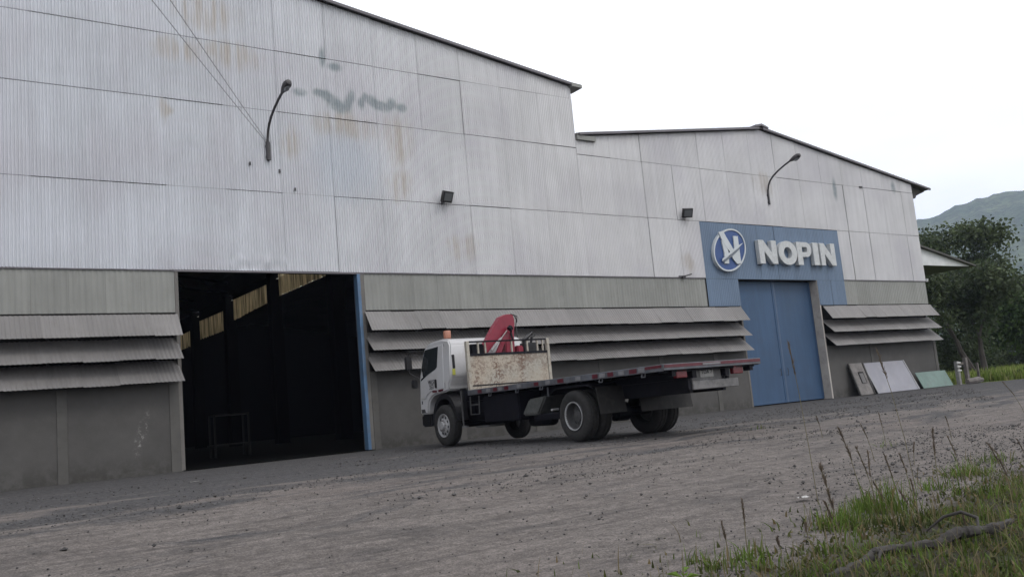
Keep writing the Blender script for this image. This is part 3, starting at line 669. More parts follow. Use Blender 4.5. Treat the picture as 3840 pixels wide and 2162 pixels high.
wheel(-1.065, 0, False, True); wheel(-.735, 0, False, True, False); wheel(1.065, 0, False, False); wheel(.735, 0, False, False, False)
# --- chassis
b = MB()
for sx in (-1, 1): b.box(sx*.42-.04, sx*.42+.04, -2.5, 6.1, .74, 1.0)
for y in (-2.3, -1.2, 1.2, 2.6, 3.9, 5.0): b.box(-.38, .38, y, y+.1, .78, .96)
b.build('chassis_frame', M['chassis'], TR)
b = MB(); b.tube([(-.95, 0, .5), (.95, 0, .5)], .09, 10); b.lathe([(-.22, .05), (-.16, .19), (.16, .19), (.22, .05)], 14, (0, 0, .5)); b.build('rear_axle', M['chassis'], TR)
b = MB(); b.tube([(-.9, 5.32, .48), (.9, 5.32, .48)], .07, 8); b.build('front_axle', M['chassis'], TR)
b = MB(); b.tube([(0, 0, .52), (0, 4.6, .7)], .05, 8); b.build('drive_shaft', M['chassis'], TR)
for sx in (-1, 1):
    b = MB(); b.prism([(-.7, .72), (-.35, .60), (0, .57), (.35, .60), (.7, .72), (.7, .66), (0, .5), (-.7, .66)], sx*.5-.04, sx*.5+.04, 'x'); b.build('leaf_spring', M['chassis'], TR)
b = MB(); b.box(-.6, .6, 4.9, 6.2, .55, 1.2); b.build('engine', M['chassis'], TR)
# --- bed
b = MB(); b.box(-1.2, 1.2, -2.65, 3.9, 1.235, 1.268); deck = b.build('bed_deck', M['chassis'], TR)
b = MB()
for y in np.arange(-2.6, 3.9, .45): b.box(-1.185, 1.185, y, y+.06, 1.13, 1.233)
for sx in (-1, 1): b.box(sx*.42-.05, sx*.42+.05, -2.62, 3.85, 1.003, 1.128)
b.build('bed_crossbeams', M['chassis'], TR)
for sx in (-1, 1):
    b = MB(); b.box(min(sx*1.2, sx*1.235), max(sx*1.2, sx*1.235), -2.68, 3.93, 1.155, 1.275); rail = b.build('bed_side_rail', M['bedrail'], TR, bevel=.006, seg=1)
    for y in (3.38, 2.72, 2.26, 1.12, .27, -.83, -1.29, -1.92):
        l_ = .16 if y not in (-1.92, .27) else .2; xo = sx*1.2405
        bb = MB(); bb.box(xo-.004, xo+.004, y-l_/2, y+l_/2, 1.178, 1.252); bb.build('red_reflector', M['tapered'], rail)
    for y in (3.0, 2.5, 1.75, .7, -.3, -1.05, -1.6, -2.15):
        xo = sx*1.2405; bb = MB(); bb.box(xo-.004, xo+.004, y-.08, y+.08, 1.178, 1.252); bb.build('white_reflector', M['tapewhite'], rail)
    bb = MB(); xo = sx*1.2405; bb.box(xo-.004, xo+.004, -2.67, -2.25, 1.215, 1.262); bb.build('red_reflector', M['tapered'], rail)
b = MB(); b.box(-1.235, 1.235, -2.72, -2.682, 1.165, 1.275); rr_ = b.build('bed_rear_rail', M['bedrail'], TR, bevel=.006, seg=1)
b = MB(); b.box(-1.22, 1.22, -2.728, -2.719, 1.21, 1.262); b.build('red_reflector', M['tapered'], rr_)
b = MB(); b.box(-.3, .15, -2.736, -2.729, 1.218, 1.25); b.build('white_reflector', M['tapewhite'], rr_)
for x in (-1.0, .98):
    b = MB(); b.box(x, x+.09, -2.66, -2.5, 1.06, 1.16); b.build('bed_hook', M['chassis'], TR)
for y in (2.95, 1.85, .95, -1.0, -2.2):
    b = MB(); b.tube([(-1.2, y, 1.15), (-1.215, y, 1.09), (-1.215, y+.09, 1.09), (-1.2, y+.09, 1.15)], .012, 5); b.build('lashing_ring', M['bedrail'], TR)
# --- headboard
HB = bpy.data.objects.new('headboard', None); COL.objects.link(HB); HB.parent = TR; HB.location = (0, 3.9, 0); HB.empty_display_size = .1
b = MB(); b.box(-1.12, 1.12, -.02, .02, 1.29, 2.07); b.build('rusty_panel', M['rusty'], HB)
for sx in (-1, 1):
    b = MB(); b.box(sx*1.165-.04, sx*1.165+.04, -.05, .05, 1.25, 2.42); b.build('post', M['oldpost'], HB, bevel=.008, seg=1)
b = MB(); b.box(-1.12, 1.12, -.04, .04, 2.07, 2.12); b.build('rail', M['chassis'], HB)
b = MB(); b.box(-1.12, 1.12, -.03, .03, 2.385, 2.42); b.build('rail', M['chassis'], HB)
for x in (-.86, -.66, .1, .56, .86, 1.02):
    b = MB(); b.box(x-.018, x+.018, -.018, .018, 2.121, 2.384); b.build('upright_bar', M['oldpost'], HB)
b = MB(); b.box(-1.1, 1.1, -.035, -.021, 1.36, 1.385); b.build('bent_strip', M['chassis'], HB)
# --- cab
def cabx(x, z): return x*(1-max(0, z-1.75)*.075)
prof = [(4.86, 1.62), (4.84, 1.75), (4.86, 2.44), (4.95, 2.57), (5.3, 2.63), (5.95, 2.60), (6.12, 2.52), (6.22, 2.40), (6.44, 1.72), (6.52, 1.2), (6.53, .82), (6.12, .82), (6.1, .98), (6.02, 1.13), (5.86, 1.24), (5.62, 1.29), (5.2, 1.31), (4.98, 1.345), (4.96, 1.5)]
b = MB(); b.prism(prof, -1.13, 1.13, 'x')
me = b.mesh('cab_body', M['cabwhite'], bevel=.035, seg=3, ang=22)
for v_ in me.vertices: v_.co.x = cabx(v_.co.x, v_.co.z)
for p in me.polygons: p.use_smooth = True
me.set_sharp_from_angle(angle=R(50)); CB = link('cab_body', me, TR)
def side_panel(name, poly, mat, parent, off0, off1, sx, bevel=0):
    b = MB(); b.prism(poly, 0, 1, 'x'); b2 = MB(); b2.f = b.f
    b2.v = [(sx*(abs(cabx(1.13, p[2])) + (off1 if p[0] > .5 else off0)), p[1], p[2]) for p in b.v]
    return b2.build(name, mat, parent, bevel=bevel, seg=1)
for sx in (-1, 1):
    dpoly = [(5.2, 1.40), (5.19, 1.9), (5.22, 2.5), (6.14, 2.47), (6.24, 2.32), (6.40, 1.74), (6.46, 1.22), (6.2, 1.2), (6.1, 1.3), (5.9, 1.38)]
    dp = side_panel('door', dpoly, M['cabwhite'], TR, -.02, .012, sx, .008)
    side_panel('window', [(5.44, 2.46), (5.50, 1.95), (5.60, 1.90), (5.98, 1.80), (6.37, 1.66), (6.30, 2.05), (6.20, 2.36), (6.12, 2.44)], M['glass'], dp, .0, .016, sx)
    b = MB(); xo = sx*1.135; b.box(min(xo, xo+sx*.035), max(xo, xo+sx*.035), 5.54, 5.62, 1.44, 1.66); b.build('door_handle', M['blackplastic'], dp, bevel=.012, seg=2)
    b = MB(); b.box(min(sx*.98, sx*1.05), max(sx*.98, sx*1.05), 4.825, 4.87, 1.86, 2.2); b.build('vent_slot', M['blackplastic'], CB, bevel=.01, seg=1)
    b = MB(); b.box(min(sx*.99, sx*1.07), max(sx*.99, sx*1.07), 4.826, 4.87, 1.70, 1.85); b.build('rear_reflector', M['yellow'], CB)
    side_panel('panel_gap', [(5.15, 1.40), (5.172, 1.40), (5.172, 2.5), (5.15, 2.5)], M['ink'], CB, -.02, .002, sx)
    side_panel('red_reflector', [(5.58, 1.335), (5.80, 1.345), (5.80, 1.385), (5.58, 1.375)], M['tapered'], dp, .0, .016, sx)
    side_panel('red_reflector', [(5.26, 1.35), (5.48, 1.34), (5.48, 1.385), (5.26, 1.392)], M['tapered'], dp, .0, .016, sx)
    side_panel('marker_lamp', [(6.36, 1.28), (6.41, 1.28), (6.41, 1.34), (6.36, 1.34)], M['ink'], CB, -.02, .01, sx)
    side_panel('marker_lamp', [(6.37, 1.08), (6.41, 1.08), (6.41, 1.16), (6.37, 1.16)], M['ink'], CB, -.02, .01, sx)
    side_panel('headlamp', [(6.24, .86), (6.46, .86), (6.46, .95), (6.28, .95)], M['rimgrey'], CB, -.02, .008, sx)
    # mirrors
    mo = MB(); mo.tube([(sx*1.08, 6.25, 2.42), (sx*1.3, 6.55, 2.45), (sx*1.33, 6.6, 2.36), (sx*1.33, 6.6, 1.9), (sx*1.12, 6.44, 1.72)], .014, 6)
    mir = mo.build('mirror_arm', M['blackplastic'], TR)
    mo = MB(); mo.box(sx*1.34-.1, sx*1.34+.1, 6.58, 6.66, 1.98, 2.34); mo.build('mirror', M['blackplastic'], mir, bevel=.03, seg=2)
    mo = MB(); mo.box(sx*1.24-.08, sx*1.24+.08, 6.5, 6.58, 1.50, 1.72); mo.build('mirror', M['blackplastic'], mir, bevel=.025, seg=2)
    # wheel arch liner
    b = MB()
    arc = [(5.32+.64*math.cos(t), .5+.78*math.sin(t)) for t in np.linspace(R(6), R(172), 14)]; arc2 = [(5.32+.55*math.cos(t), .5+.66*math.sin(t)) for t in np.linspace(R(172), R(6), 14)]
    xa, xb = sorted((sx*.8, sx*1.105)); b.prism(arc+arc2, xa, xb, 'x'); b.build('wheel_arch', M['blackplastic'], TR)
def text_mesh(txt, size, mat, name):
    cu = bpy.data.curves.new('t', 'FONT'); cu.body = txt; cu.size = size; cu.align_x = 'CENTER'; cu.align_y = 'CENTER'; cu.extrude = .001; cu.offset = size*.018
    o = bpy.data.objects.new('t', cu); COL.objects.link(o); dg = bpy.context.evaluated_depsgraph_get(); me = bpy.data.meshes.new_from_object(o.evaluated_get(dg))
    bpy.data.objects.remove(o); me.materials.clear(); me.materials.append(mat); me.name = name; return me
dl = [o for o in TR.children if o.name.startswith('door')][0]
t1 = link('door_lettering', text_mesh('WLS', .155, M['ink'], 'door_lettering'), dl, (-1.1445, 5.83, 1.60), (R(90), 0, -R(90)))
t2 = link('door_lettering', text_mesh('353', .155, M['ink'], 'door_lettering'), dl, (-1.1445, 5.83, 1.475), (R(90), 0, -R(90)))
b = MB(); b.prism([(6.13, 2.36), (6.17, 2.37), (6.42, 1.78), (6.38, 1.76)], -.93, .93, 'x'); wsm = b.build('windscreen', M['glass'], TR); wsm.location.y = .045
b = MB(); b.prism([(5.98, 2.57), (6.38, 2.44), (6.40, 2.47), (6.0, 2.62)], -.95, .95, 'x'); b.build('sun_visor', M['cabwhite'], TR)
b = MB(); b.box(-1.1, 1.1, 6.1, 6.56, .50, .815); b.build('front_bumper', M['blackplastic'], TR, bevel=.04, seg=2)
b = MB(); b.lathe([(2.60, .0001), (2.60, .1), (2.68, .1), (2.68, .0001)], 18, (-.6, 6.02-.25, 0), 'z'); bc = b.build('beacon_base', M['blackplastic'], TR)
b = MB(); b.lathe([(2.68, .09), (2.70, .096), (2.86, .1), (2.885, .088), (2.89, .0001)], 18, (-.6, 6.02-.25, 0), 'z'); b.build('beacon', M['amber'], bc, smooth=40)
# --- crane (between cab and headboard)
CR = bpy.data.objects.new('crane', None); COL.objects.link(CR); CR.parent = TR; CR.location = (0, 4.28, 0); CR.empty_display_size = .1
cy = 4.35-4.28
b = MB(); b.prism([(.09, 3.03), (.26, 3.09), (.47, 3.10), (.515, 2.98), (.515, 2.85), (.47, 2.59), (.15, 2.60), (-.15, 2.35), (-.34, 2.16), (-.60, 2.16), (-.36, 2.46), (-.12, 2.79)], cy-.06, cy+.10); b.build('folded_boom', M['crane'], CR, bevel=.008, seg=1)
b = MB(); b.prism([(.17, 2.62), (.45, 2.66), (.40, 1.0), (.15, 1.0)], cy-.1, cy+.16); b.build('column', M['crane'], CR, bevel=.02, seg=2)
b = MB(); b.prism([(.16, 2.62), (.22, 2.52), (-.02, 2.12), (-.16, 2.12)], cy-.12, cy-.061); b.build('link_arm', M['crane'], CR)
b = MB(); b.tube([(-.3, cy-.16, 2.2), (.02, cy-.16, 2.5)], .026, 8); b.tube([(.02, cy-.16, 2.5), (.2, cy-.16, 2.68)], .014, 8); b.build('hydraulic_ram', M['chrome'], CR)
b = MB(); b.tube([(.24, cy-.2, 2.70), (.30, cy-.2, 2.75)], .07, 10); b.tube([(.3, cy-.21, 2.78), (.34, cy-.12, 2.62), (.33, cy-.18, 2.45)], .025, 6); b.build('pivot_pin', M['chassis'], CR)
b = MB(); b.tube([(.44, cy, 3.09), (.56, cy-.02, 3.06), (.60, cy-.02, 2.95), (.55, cy-.05, 2.8), (.52, cy-.12, 2.5)], .014, 6); b.tube([(.42, cy-.05, 3.1), (.60, cy-.06, 3.04), (.585, cy-.06, 2.88)], .012, 6); b.build('hose', M['blackplastic'], CR)
b = MB(); b.box(-1.08, 1.08, cy-.14, cy+.16, 1.03, 1.28); b.build('outrigger_beam', M['chassis'], CR)
b = MB(); b.box(.72, 1.12, cy-.1, cy+.1, 1.28, 2.36); b.tube([(.8, cy, 2.3), (.78, cy, 2.44), (.92, cy, 2.52), (1.05, cy, 2.62), (1.06, cy, 2.5)], [.05, .06, .05, .03, .02], 7); b.tube([(.98, cy, 2.3), (1.0, cy-.05, 2.5), (1.1, cy-.05, 2.56)], .035, 6); b.build('valve_block', M['blackplastic'], CR, bevel=.015, seg=1)
b = MB(); b.box(.5, .7, cy-.1, cy+.08, 1.9, 2.3); b.build('swing_cylinder', M['crane'], CR, bevel=.03, seg=2)
for sx in (-1, 1):
    b = MB(); b.box(sx*1.1-.05, sx*1.1+.05, cy-.05, cy+.07, .62, 1.34); leg = b.build('outrigger_leg', M['blackplastic'], CR)
    b = MB(); b.tube([(sx*1.17, cy-.02, 1.28), (sx*1.17, cy-.02, .46)], .022, 8); b.tube([(sx*1.17, cy-.02, 1.02), (sx*1.17, cy-.02, .97)], .036, 8); b.lathe([(.42, .0001), (.42, .09), (.46, .07), (.47, .0001)], 12, (sx*1.13, cy-.02, 0), 'z'); b.build('outrigger_rod', M['rimgrey'], leg)
b = MB(); b.box(-1.0, -.62, cy-.36, cy-.2, 1.95, 2.36); b.build('oil_tank', M['chassis'], CR, bevel=.03, seg=2)
b = MB(); b.box(-1.05, -.75, cy-.3, cy-.14, 1.32, 1.72); b.tube([(-1.0, cy-.32, 1.7), (-1.0, cy-.32, 1.84), (-.86, cy-.32, 1.84), (-.86, cy-.32, 1.7)], .012, 5); b.build('control_box', pmat('crane_maroon', (.06, .015, .02), .5), CR)
# --- underbody parts
b = MB(); b.tube([(-1.14, 3.98, 1.13), (-1.14, 4.0, .71), (-1.14, 3.62, .71), (-1.14, 3.58, 1.13)], .018, 6); b.tube([(-1.14, 3.99, .93), (-1.14, 3.6, .93)], .018, 6); b.build('side_step', M['rimgrey'], TR)
b = MB(); b.box(-1.12, -.5, 2.0, 3.48, .50, 1.10); b.build('tool_box', M['chassis'], TR, bevel=.03, seg=2)
b = MB(); b.box(-1.14, -.7, 3.28, 3.82, .40, .44); b.build('step_plate', M['rimgrey'], TR)
b = MB(); b.prism([(.98, .96), (1.3, .58), (1.86, .58), (1.86, .66), (1.62, .92)], -1.13, -.55, 'x'); b.build('fuel_tank', pmat('tank_grey', (.085, .088, .085), .6, .2, var=.3, sc=4, dirt=(.03, .03, .03), dirtamt=.6), TR, bevel=.03, seg=2)
b = MB(); b.lathe([(1.45, .0001), (1.45, .10), (1.5, .12), (2.25, .12), (2.3, .1), (2.3, .0001)], 16, (-.6, 0, .45), 'y'); b.build('air_tank', M['chassis'], TR, smooth=40)
b = MB(); b.box(-1.05, -.5, .66, 1.6, .46, .6); b.build('side_guard', M['chassis'], TR, bevel=.02, seg=1)
b = MB(); b.tube([(-1.1, .92, 1.13), (-1.1, .92, .93)], .018, 6); b.build('hanger', M['bedrail'], TR)
b = MB(); b.tube([(-1.0, .75, .66), (-1.18, .74, .66)], .025, 6); b.build('valve_stub', M['rimsilver'], TR)
b = MB(); b.box(.5, 1.1, 2.0, 3.5, .5, 1.08); b.build('battery_box', M['chassis'], TR, bevel=.03, seg=1)
for sx, x0, x1 in ((-1, -1.12, -.46), (1, -.12, 1.27)):
    b = MB(); vs = []; n = 8
    b.prism([(-.66, 1.02), (-.74, .5 if sx < 0 else .52), (-.755, .5 if sx < 0 else .52), (-.675, 1.02)] if sx < 0 else [(-.74, .80), (-.78, .47), (-.795, .47), (-.755, .80)], x0, x1, 'x'); b.build('mud_flap', M['flap'], TR)
    b = MB(); xa, xb = sorted((sx*.56, sx*1.2)); b.prism([(-.66, 1.03), (-.5, 1.09), (.5, 1.09), (.66, 1.02), (.66, .99), (.5, 1.06), (-.5, 1.06), (-.66, 1.0)], xa, xb, 'x'); b.build('mudguard', M['chassis'], TR)
b = MB(); b.box(-.42, .5, -2.5, -2.46, .955, 1.2); tailp = b.build('tail_panel', M['bumper'], TR)
b = MB(); b.box(-.42, .76, -2.56, -2.51, .79, .95); b.build('rear_bumper', M['bumper'], TR, bevel=.012, seg=1)
for sx in (-1, 1):
    b = MB(); b.box(sx*.5-.03, sx*.5+.03, -2.55, -2.4, .8, 1.0); b.build('bumper_bracket', M['chassis'], TR)
    b = MB(); xc = sx*.74 if sx > 0 else -.70
    b.box(xc-.13, xc+.13, -2.6, -2.5, 1.02, 1.2); b.build('tail_lamp', M['taillamp'], TR, bevel=.012, seg=1)
b = MB(); b.box(-.17, .17, -2.512, -2.501, 1.005, 1.165); npm = b.build('number_plate', M['plate'], TR)
link('plate_lettering', text_mesh('TDA 7', .1, M['ink'], 'plate_lettering'), npm, (0, -2.514, 1.095), (R(90), 0, 0))

# ------------------------------------------------------------------ boards leaning on the wall, fence corner
def leaning(name, label, x0, x1, h, ybase, ytop, mat, th=.03, group=None, cat='panel'):
    t = thing(name, label, cat, (x0, ybase, 0), group=group); a = math.asin((ytop-ybase)/h)
    Mx = Matrix.Rotation(-a, 4, 'X'); w = x1-x0
    b = MB(); b.box(0, w, 0, th, .01, h, Mx); p = b.build('board', mat, t, bevel=.006, seg=1)
    return t, Mx, w
t, Mx, w = leaning('leaning_panel', 'large pale lavender-grey sheet leaning on the wall right of the blue doors', 34.22, 37.35, 1.46, -.62, -.04, pmat('pale_sheet', (.225, .225, .255), .6, var=.08, sc=1.5, dirt=(.3, .29, .29), dirtamt=.3))
for xx in (-.02, w-.06):
    b = MB(); b.box(xx, xx+.08, -.02, -.001, .01, 1.46, Mx); b.build('edge_strip', pmat('sheet_edge', (.25, .25, .26), .6), t)
t, Mx, w = leaning('leaning_panel', 'short green-grey board leaning on the wall near the warehouse corner', 37.72, 40.2, .8, -.62, -.3, pmat('green_board', (.125, .185, .165), .7, var=.12, sc=2, dirt=(.12, .13, .125), dirtamt=.5))
t, Mx, w = leaning('leaning_panel', 'narrow weathered grey cabinet door with a small square hole leaning on the wall', 33.2, 34.1, 1.42, -.5, -.1, pmat('weathered_door', (.15, .14, .135), .8, var=.25, sc=3, dirt=(.07, .065, .06), dirtamt=.5), cat='door')
b = MB(); b.box(.36, .72, -.02, -.001, .52, 1.02, Mx); b.build('opening', M['dark_back'], t)
b = MB(); b.box(.40, .66, -.03, -.021, .52, .95, Mx); b.build('flap', pmat('flap_grey', (.12, .115, .115), .8), t)
b = MB(); b.box(-.06, -.01, -.015, .05, .01, 1.42, Mx); b.box(w+.01, w+.09, -.03, .05, .01, 1.42, Mx); b.build('edge_frame', M['frame_dark'], t)
M['wood'] = pmat('old_grey_wood', (.12, .108, .10), .9, var=.3, sc=4, dirt=(.05, .045, .04), dirtamt=.6)
FN = thing('corner_fence', 'old timber fence posts and rails beside the warehouse corner', 'fence', (40.6, -.7, 0))
b = MB(); b.box(-.12, .05, -.08, .08, -.1, 1.08); b.build('post', pmat('grey_post', (.2, .195, .19), .8, var=.25, sc=4), FN)
b = MB(); b.box(.42, .60, -.2, -.05, -.1, 1.22); b.build('post', M['wood'], FN)
b = MB(); b.box(-.05, .5, -.1, -.03, .9, 1.02); b.build('rail', M['wood'], FN)
b = MB(); b.box(2.6, 2.68, .4, .5, -.1, .95); b.build('post', M['wood'], FN)
for zz in (.62, .8, .98):
    b = MB(); b.box(-.2, .1, -.13, -.085, zz, zz+.06); b.build('white_slat', pmat('white_slat', (.5, .5, .48), .7), FN)
b = MB(); b.tube([(.1, -.3, .1), (.6, -.35, .13), (1.3, -.2, .15), (2.2, .1, .12)], [.12, .14, .15, .1], 8); b.build('fallen_rail', M['wood'], FN)

# ------------------------------------------------------------------ trees and shrubs
def leafmat(name, c0, c1, tr=.35):
    g = G(name); v = g.pos()
    rp = g.geo.outputs['Random Per Island']
    c = g.mix(g.ramp(g.noise(v, .55, 4, .6), .35, .65), c0, c1); c = g.scale(c, g.ramp(rp, 0, 1, .6, 1.35))
    t = g.n('ShaderNodeBsdfTranslucent'); g.l(c, t.inputs[0]); m = g.n('ShaderNodeMixShader'); m.inputs[0].default_value = tr
    g.done(c, .6, 0, .2); g.l(g.p.outputs[0], m.inputs[1]); g.l(t.outputs[0], m.inputs[2]); g.l(m.outputs[0], g.out.inputs[0]); return g.m
M['leaf_dark'] = leafmat('leaf_dark', (.03, .046, .02), (.078, .1, .047))
M['leaf_mid'] = leafmat('leaf_mid', (.032, .06, .018), (.068, .108, .03))
M['leaf_pale'] = leafmat('leaf_pale', (.035, .05, .024), (.065, .08, .038))
M['bark'] = pmat('bark', (.045, .038, .034), .95, var=.3, sc=3, bump=.4, bsc=12)
def leaves_mesh(name, centres, n, spread, size, mat, seed):
    r = np.random.default_rng(seed); C = np.array([c[:3] for c in centres]); wgt = np.array([c[3] for c in centres], float); wgt /= wgt.sum()
    idx = r.choice(len(C), n, p=wgt); rad = np.array([c[4] for c in centres])[idx][:, None]
    P = C[idx] + np.clip(r.normal(size=(n, 3)), -1.9, 1.9)*rad*np.array([.55, .55, .42])
    d = r.normal(size=(n, 3)); d[:, 2] -= .2; d /= np.linalg.norm(d, axis=1)[:, None]
    s_ = np.cross(d, r.normal(size=(n, 3))); s_ /= np.linalg.norm(s_, axis=1)[:, None]
    L_ = (size*r.uniform(.6, 1.4, n))[:, None]; Wd = L_*r.uniform(.3, .5, n)[:, None]
    V = np.stack([P, P+d*L_*.5+s_*Wd, P+d*L_, P+d*L_*.5-s_*Wd], 1).reshape(-1, 3)
    me = bpy.data.meshes.new(name); F = np.arange(4*n).reshape(-1, 4)
    me.vertices.add(4*n); me.vertices.foreach_set('co', V.ravel()); me.loops.add(4*n); me.loops.foreach_set('vertex_index', F.ravel()); me.polygons.add(n)
    me.polygons.foreach_set('loop_start', np.arange(0, 4*n, 4)); me.polygons.foreach_set('loop_total', np.full(n, 4)); me.update(calc_edges=True); me.materials.append(mat); return me
def tree(name, label, loc, trunks, nleaf, size, mat, seed, group, fork=3, rmul=1., extra=()):
    rr = random.Random(seed); t = thing(name, label, 'tree', loc, 0, group); b = MB(); ends = []
    def grow(p, d, ln, rad, lev):
        pts = [p]; rads = [rad]; q = p.copy(); dd = d.copy()
        for k in range(4):
            dd = (dd + Vector((rr.uniform(-.2, .2), rr.uniform(-.2, .2), rr.uniform(-.05, .14)))).normalized(); q = q + dd*ln/4; pts.append(q.copy()); rads.append(rad*(1-.13*(k+1)))
        b.tube(pts, rads, 7 if lev < 2 else 5, cap=False)
        if lev >= fork: ends.append((q.x, q.y, q.z, 1, rmul*rr.uniform(.7, 1.15))); return
        if lev >= 1: ends.append((pts[3].x, pts[3].y, pts[3].z, .5, rmul*.7))
        for _ in range(rr.choice([2, 3, 3])):
            nd = (dd + Vector((rr.uniform(-.95, .95), rr.uniform(-.95, .95), rr.uniform(-.15, .55)))).normalized(); grow(q, nd, ln*rr.uniform(.6, .8), rads[-1]*.68, lev+1)
    for (off, d, ln, rad) in trunks: grow(Vector(off), Vector(d).normalized(), ln, rad, 0)
    b.build('trunk', M['bark'], t, smooth=True, fix=False)
    link('crown', leaves_mesh('crown', ends+list(extra), nleaf, 1, size, mat, seed), t); return t
def at(bearing, dist, z=-.13): return (dist*math.sin(R(bearing)), -CAM_D + dist*math.cos(R(bearing)), z)
tree('spreading_tree', 'dark spreading tree with forked trunk right of the warehouse', at(62.75, 62), [((-.15, .2, -.1), (-.28, .3, 1), 2.9, .27), ((.25, -.1, -.1), (.16, .1, 1), 2.7, .25)], 14000, .23, M['leaf_dark'], 11, 'trees beyond the warehouse', 3, 1.2)
tree('tall_tree', 'taller airy tree showing above the pale lean-to roof', at(62.6, 74), [((0, 0, -.1), (.05, .05, 1), 4.6, .3)], 8000, .26, M['leaf_dark'], 5, 'trees beyond the warehouse', 3, 1.3)
tree('bushy_tree', 'bright green bushy tree at the right edge of the picture', at(66.0, 72), [((0, 0, -.1), (.1, 0, 1), 2.3, .22), ((.3, .2, -.1), (.4, .3, 1), 2.1, .2)], 13000, .25, M['leaf_mid'], 23, 'trees beyond the warehouse', 3, 1.3)
tree('pale_tree', 'paler tree further back at the foot of the mountain', at(64.8, 95), [((0, 0, -.1), (0, .1, 1), 2.9, .28)], 9000, .3, M['leaf_pale'], 37, 'trees beyond the warehouse', 3, 1.7)
tree('rear_tree', 'dark rounded tree behind the forked tree', at(61.2, 88), [((0, 0, -.1), (0, .1, 1), 3.6, .28)], 9000, .3, M['leaf_dark'], 41, 'trees beyond the warehouse', 3, 1.6)
tree('edge_tree', 'dense dark tree behind the bright tree at the right edge', at(68.2, 90), [((0, 0, -.1), (0, .1, 1), 3.2, .3)], 9000, .3, M['leaf_dark'], 43, 'trees beyond the warehouse', 3, 1.7)
def shrub(label, loc, r, h, n, mat, seed):
    rr = random.Random(seed); t = thing('shrub', label, 'shrub', loc, 0, 'shrubs along the field edge'); b = MB(); cs = []
    for k in range(7):
        e = Vector((rr.uniform(-r, r), rr.uniform(-r, r), h*rr.uniform(.35, .9))); b.tube([(0, 0, 0), e*.5 + Vector((0, 0, .1)), e], [.05, .035, .015], 5, cap=False); cs.append((e.x, e.y, e.z, 1, h*.36)); cs.append((e.x*.6, e.y*.6, e.z*.45, .7, h*.33))
    b.build('stems', M['bark'], t, fix=False); link('foliage', leaves_mesh('foliage', cs, n, 1, .2, mat, seed), t)
for i, (be, di, r, h, lab, m) in enumerate([(61.3, 66, 1.8, 3.6, 'dark shrub just right of the warehouse corner', 'leaf_dark'), (62.2, 84, 3.2, 4.2, 'dark thicket behind the forked trunk', 'leaf_dark'), (63.9, 90, 3.4, 3.8, 'wide dark thicket right of the forked trunk', 'leaf_dark'), (65.6, 92, 3.5, 4.4, 'tall dark thicket left of the bright tree', 'leaf_dark'), (67.2, 88, 3.0, 4.2, 'dark thicket at the right picture edge', 'leaf_dark'), (64.8, 50, .8, .5, 'low dark plant at the roadside by the fence', 'leaf_dark'), (65.9, 48, .9, .55, 'low dark plant furthest right along the roadside', 'leaf_dark'), (61.9, 100, 3.5, 6, 'rounded mid-green thicket far behind the fence', 'leaf_mid')]):
    shrub(lab, at(be, di, -.12), r, h, 5200 if h > 2 else 900, M[m], 100+i)

# ------------------------------------------------------------------ grass (uncountable) in the field and on the verge
def blades(name, pts, hts, mat, seed, wid=.006, lean=.35, label='', seg=3):
    r = np.random.default_rng(seed); n = len(pts); pts = np.asarray(pts); hts = np.asarray(hts)
    az = r.uniform(0, 2*PI, n); ln = np.abs(r.normal(0, lean, n)); fa = r.uniform(0, PI, n); w = wid*r.uniform(.6, 1.5, n)
    if n == 0: return
    V = np.zeros((n, 2*seg+1, 3)); 
    for k in range(seg+1):
        t = k/seg; cx = pts[:, 0] + np.cos(az)*ln*hts*t*t; cy_ = pts[:, 1] + np.sin(az)*ln*hts*t*t; cz = pts[:, 2] + hts*(t - .35*np.minimum(ln, 1)*t*t)
        if k < seg:
            ww = w*(1-.55*t); V[:, 2*k] = np.stack([cx-np.cos(fa)*ww, cy_-np.sin(fa)*ww, cz], 1); V[:, 2*k+1] = np.stack([cx+np.cos(fa)*ww, cy_+np.sin(fa)*ww, cz], 1)
        else: V[:, 2*k] = np.stack([cx, cy_, cz], 1)
    m = 2*seg+1; base = (np.arange(n)*m)[:, None]; quads = np.concatenate([base+np.array([[2*k, 2*k+1, 2*k+3, 2*k+2]]) for k in range(seg-1)], 0); tris = base+np.array([[2*seg-2, 2*seg-1, 2*seg]])
    me = bpy.data.meshes.new(name); me.from_pydata(V.reshape(-1, 3).tolist(), [], quads.tolist()+tris.tolist()); me.materials.append(mat)
    o = link(name, me); return tag(o, label, 'grass', kind='stuff')
def grassmat(name, c0, c1, c2):
    g = G(name); v = g.pos(); rp = g.geo.outputs['Random Per Island']
    c = g.mix(g.ramp(g.noise(v, 1.3, 3, .5), .35, .65), c0, c1); c = g.mix(g.ramp(rp, .72, .95), c, c2); c = g.scale(c, g.ramp(rp, 0, .7, .65, 1.25))
    t = g.n('ShaderNodeBsdfTranslucent'); g.l(c, t.inputs[0]); m = g.n('ShaderNodeMixShader'); m.inputs[0].default_value = .3
    g.done(c, .6, 0, .2); g.l(g.p.outputs[0], m.inputs[1]); g.l(t.outputs[0], m.inputs[2]); g.l(m.outputs[0], g.out.inputs[0]); return g.m
M['grass'] = grassmat('verge_grass', (.058, .082, .017), (.095, .155, .024), (.13, .105, .05))
M['fieldgrass'] = grassmat('field_grass', (.12, .175, .032), (.2, .255, .06), (.22, .22, .09))
M['dry'] = grassmat('dry_grass', (.13, .105, .06), (.17, .14, .085), (.10, .11, .04))
M['moss'] = grassmat('low_growth', (.04, .052, .016), (.075, .082, .026), (.12, .09, .045))
rg = np.random.default_rng(3)
P = []; Hh = []
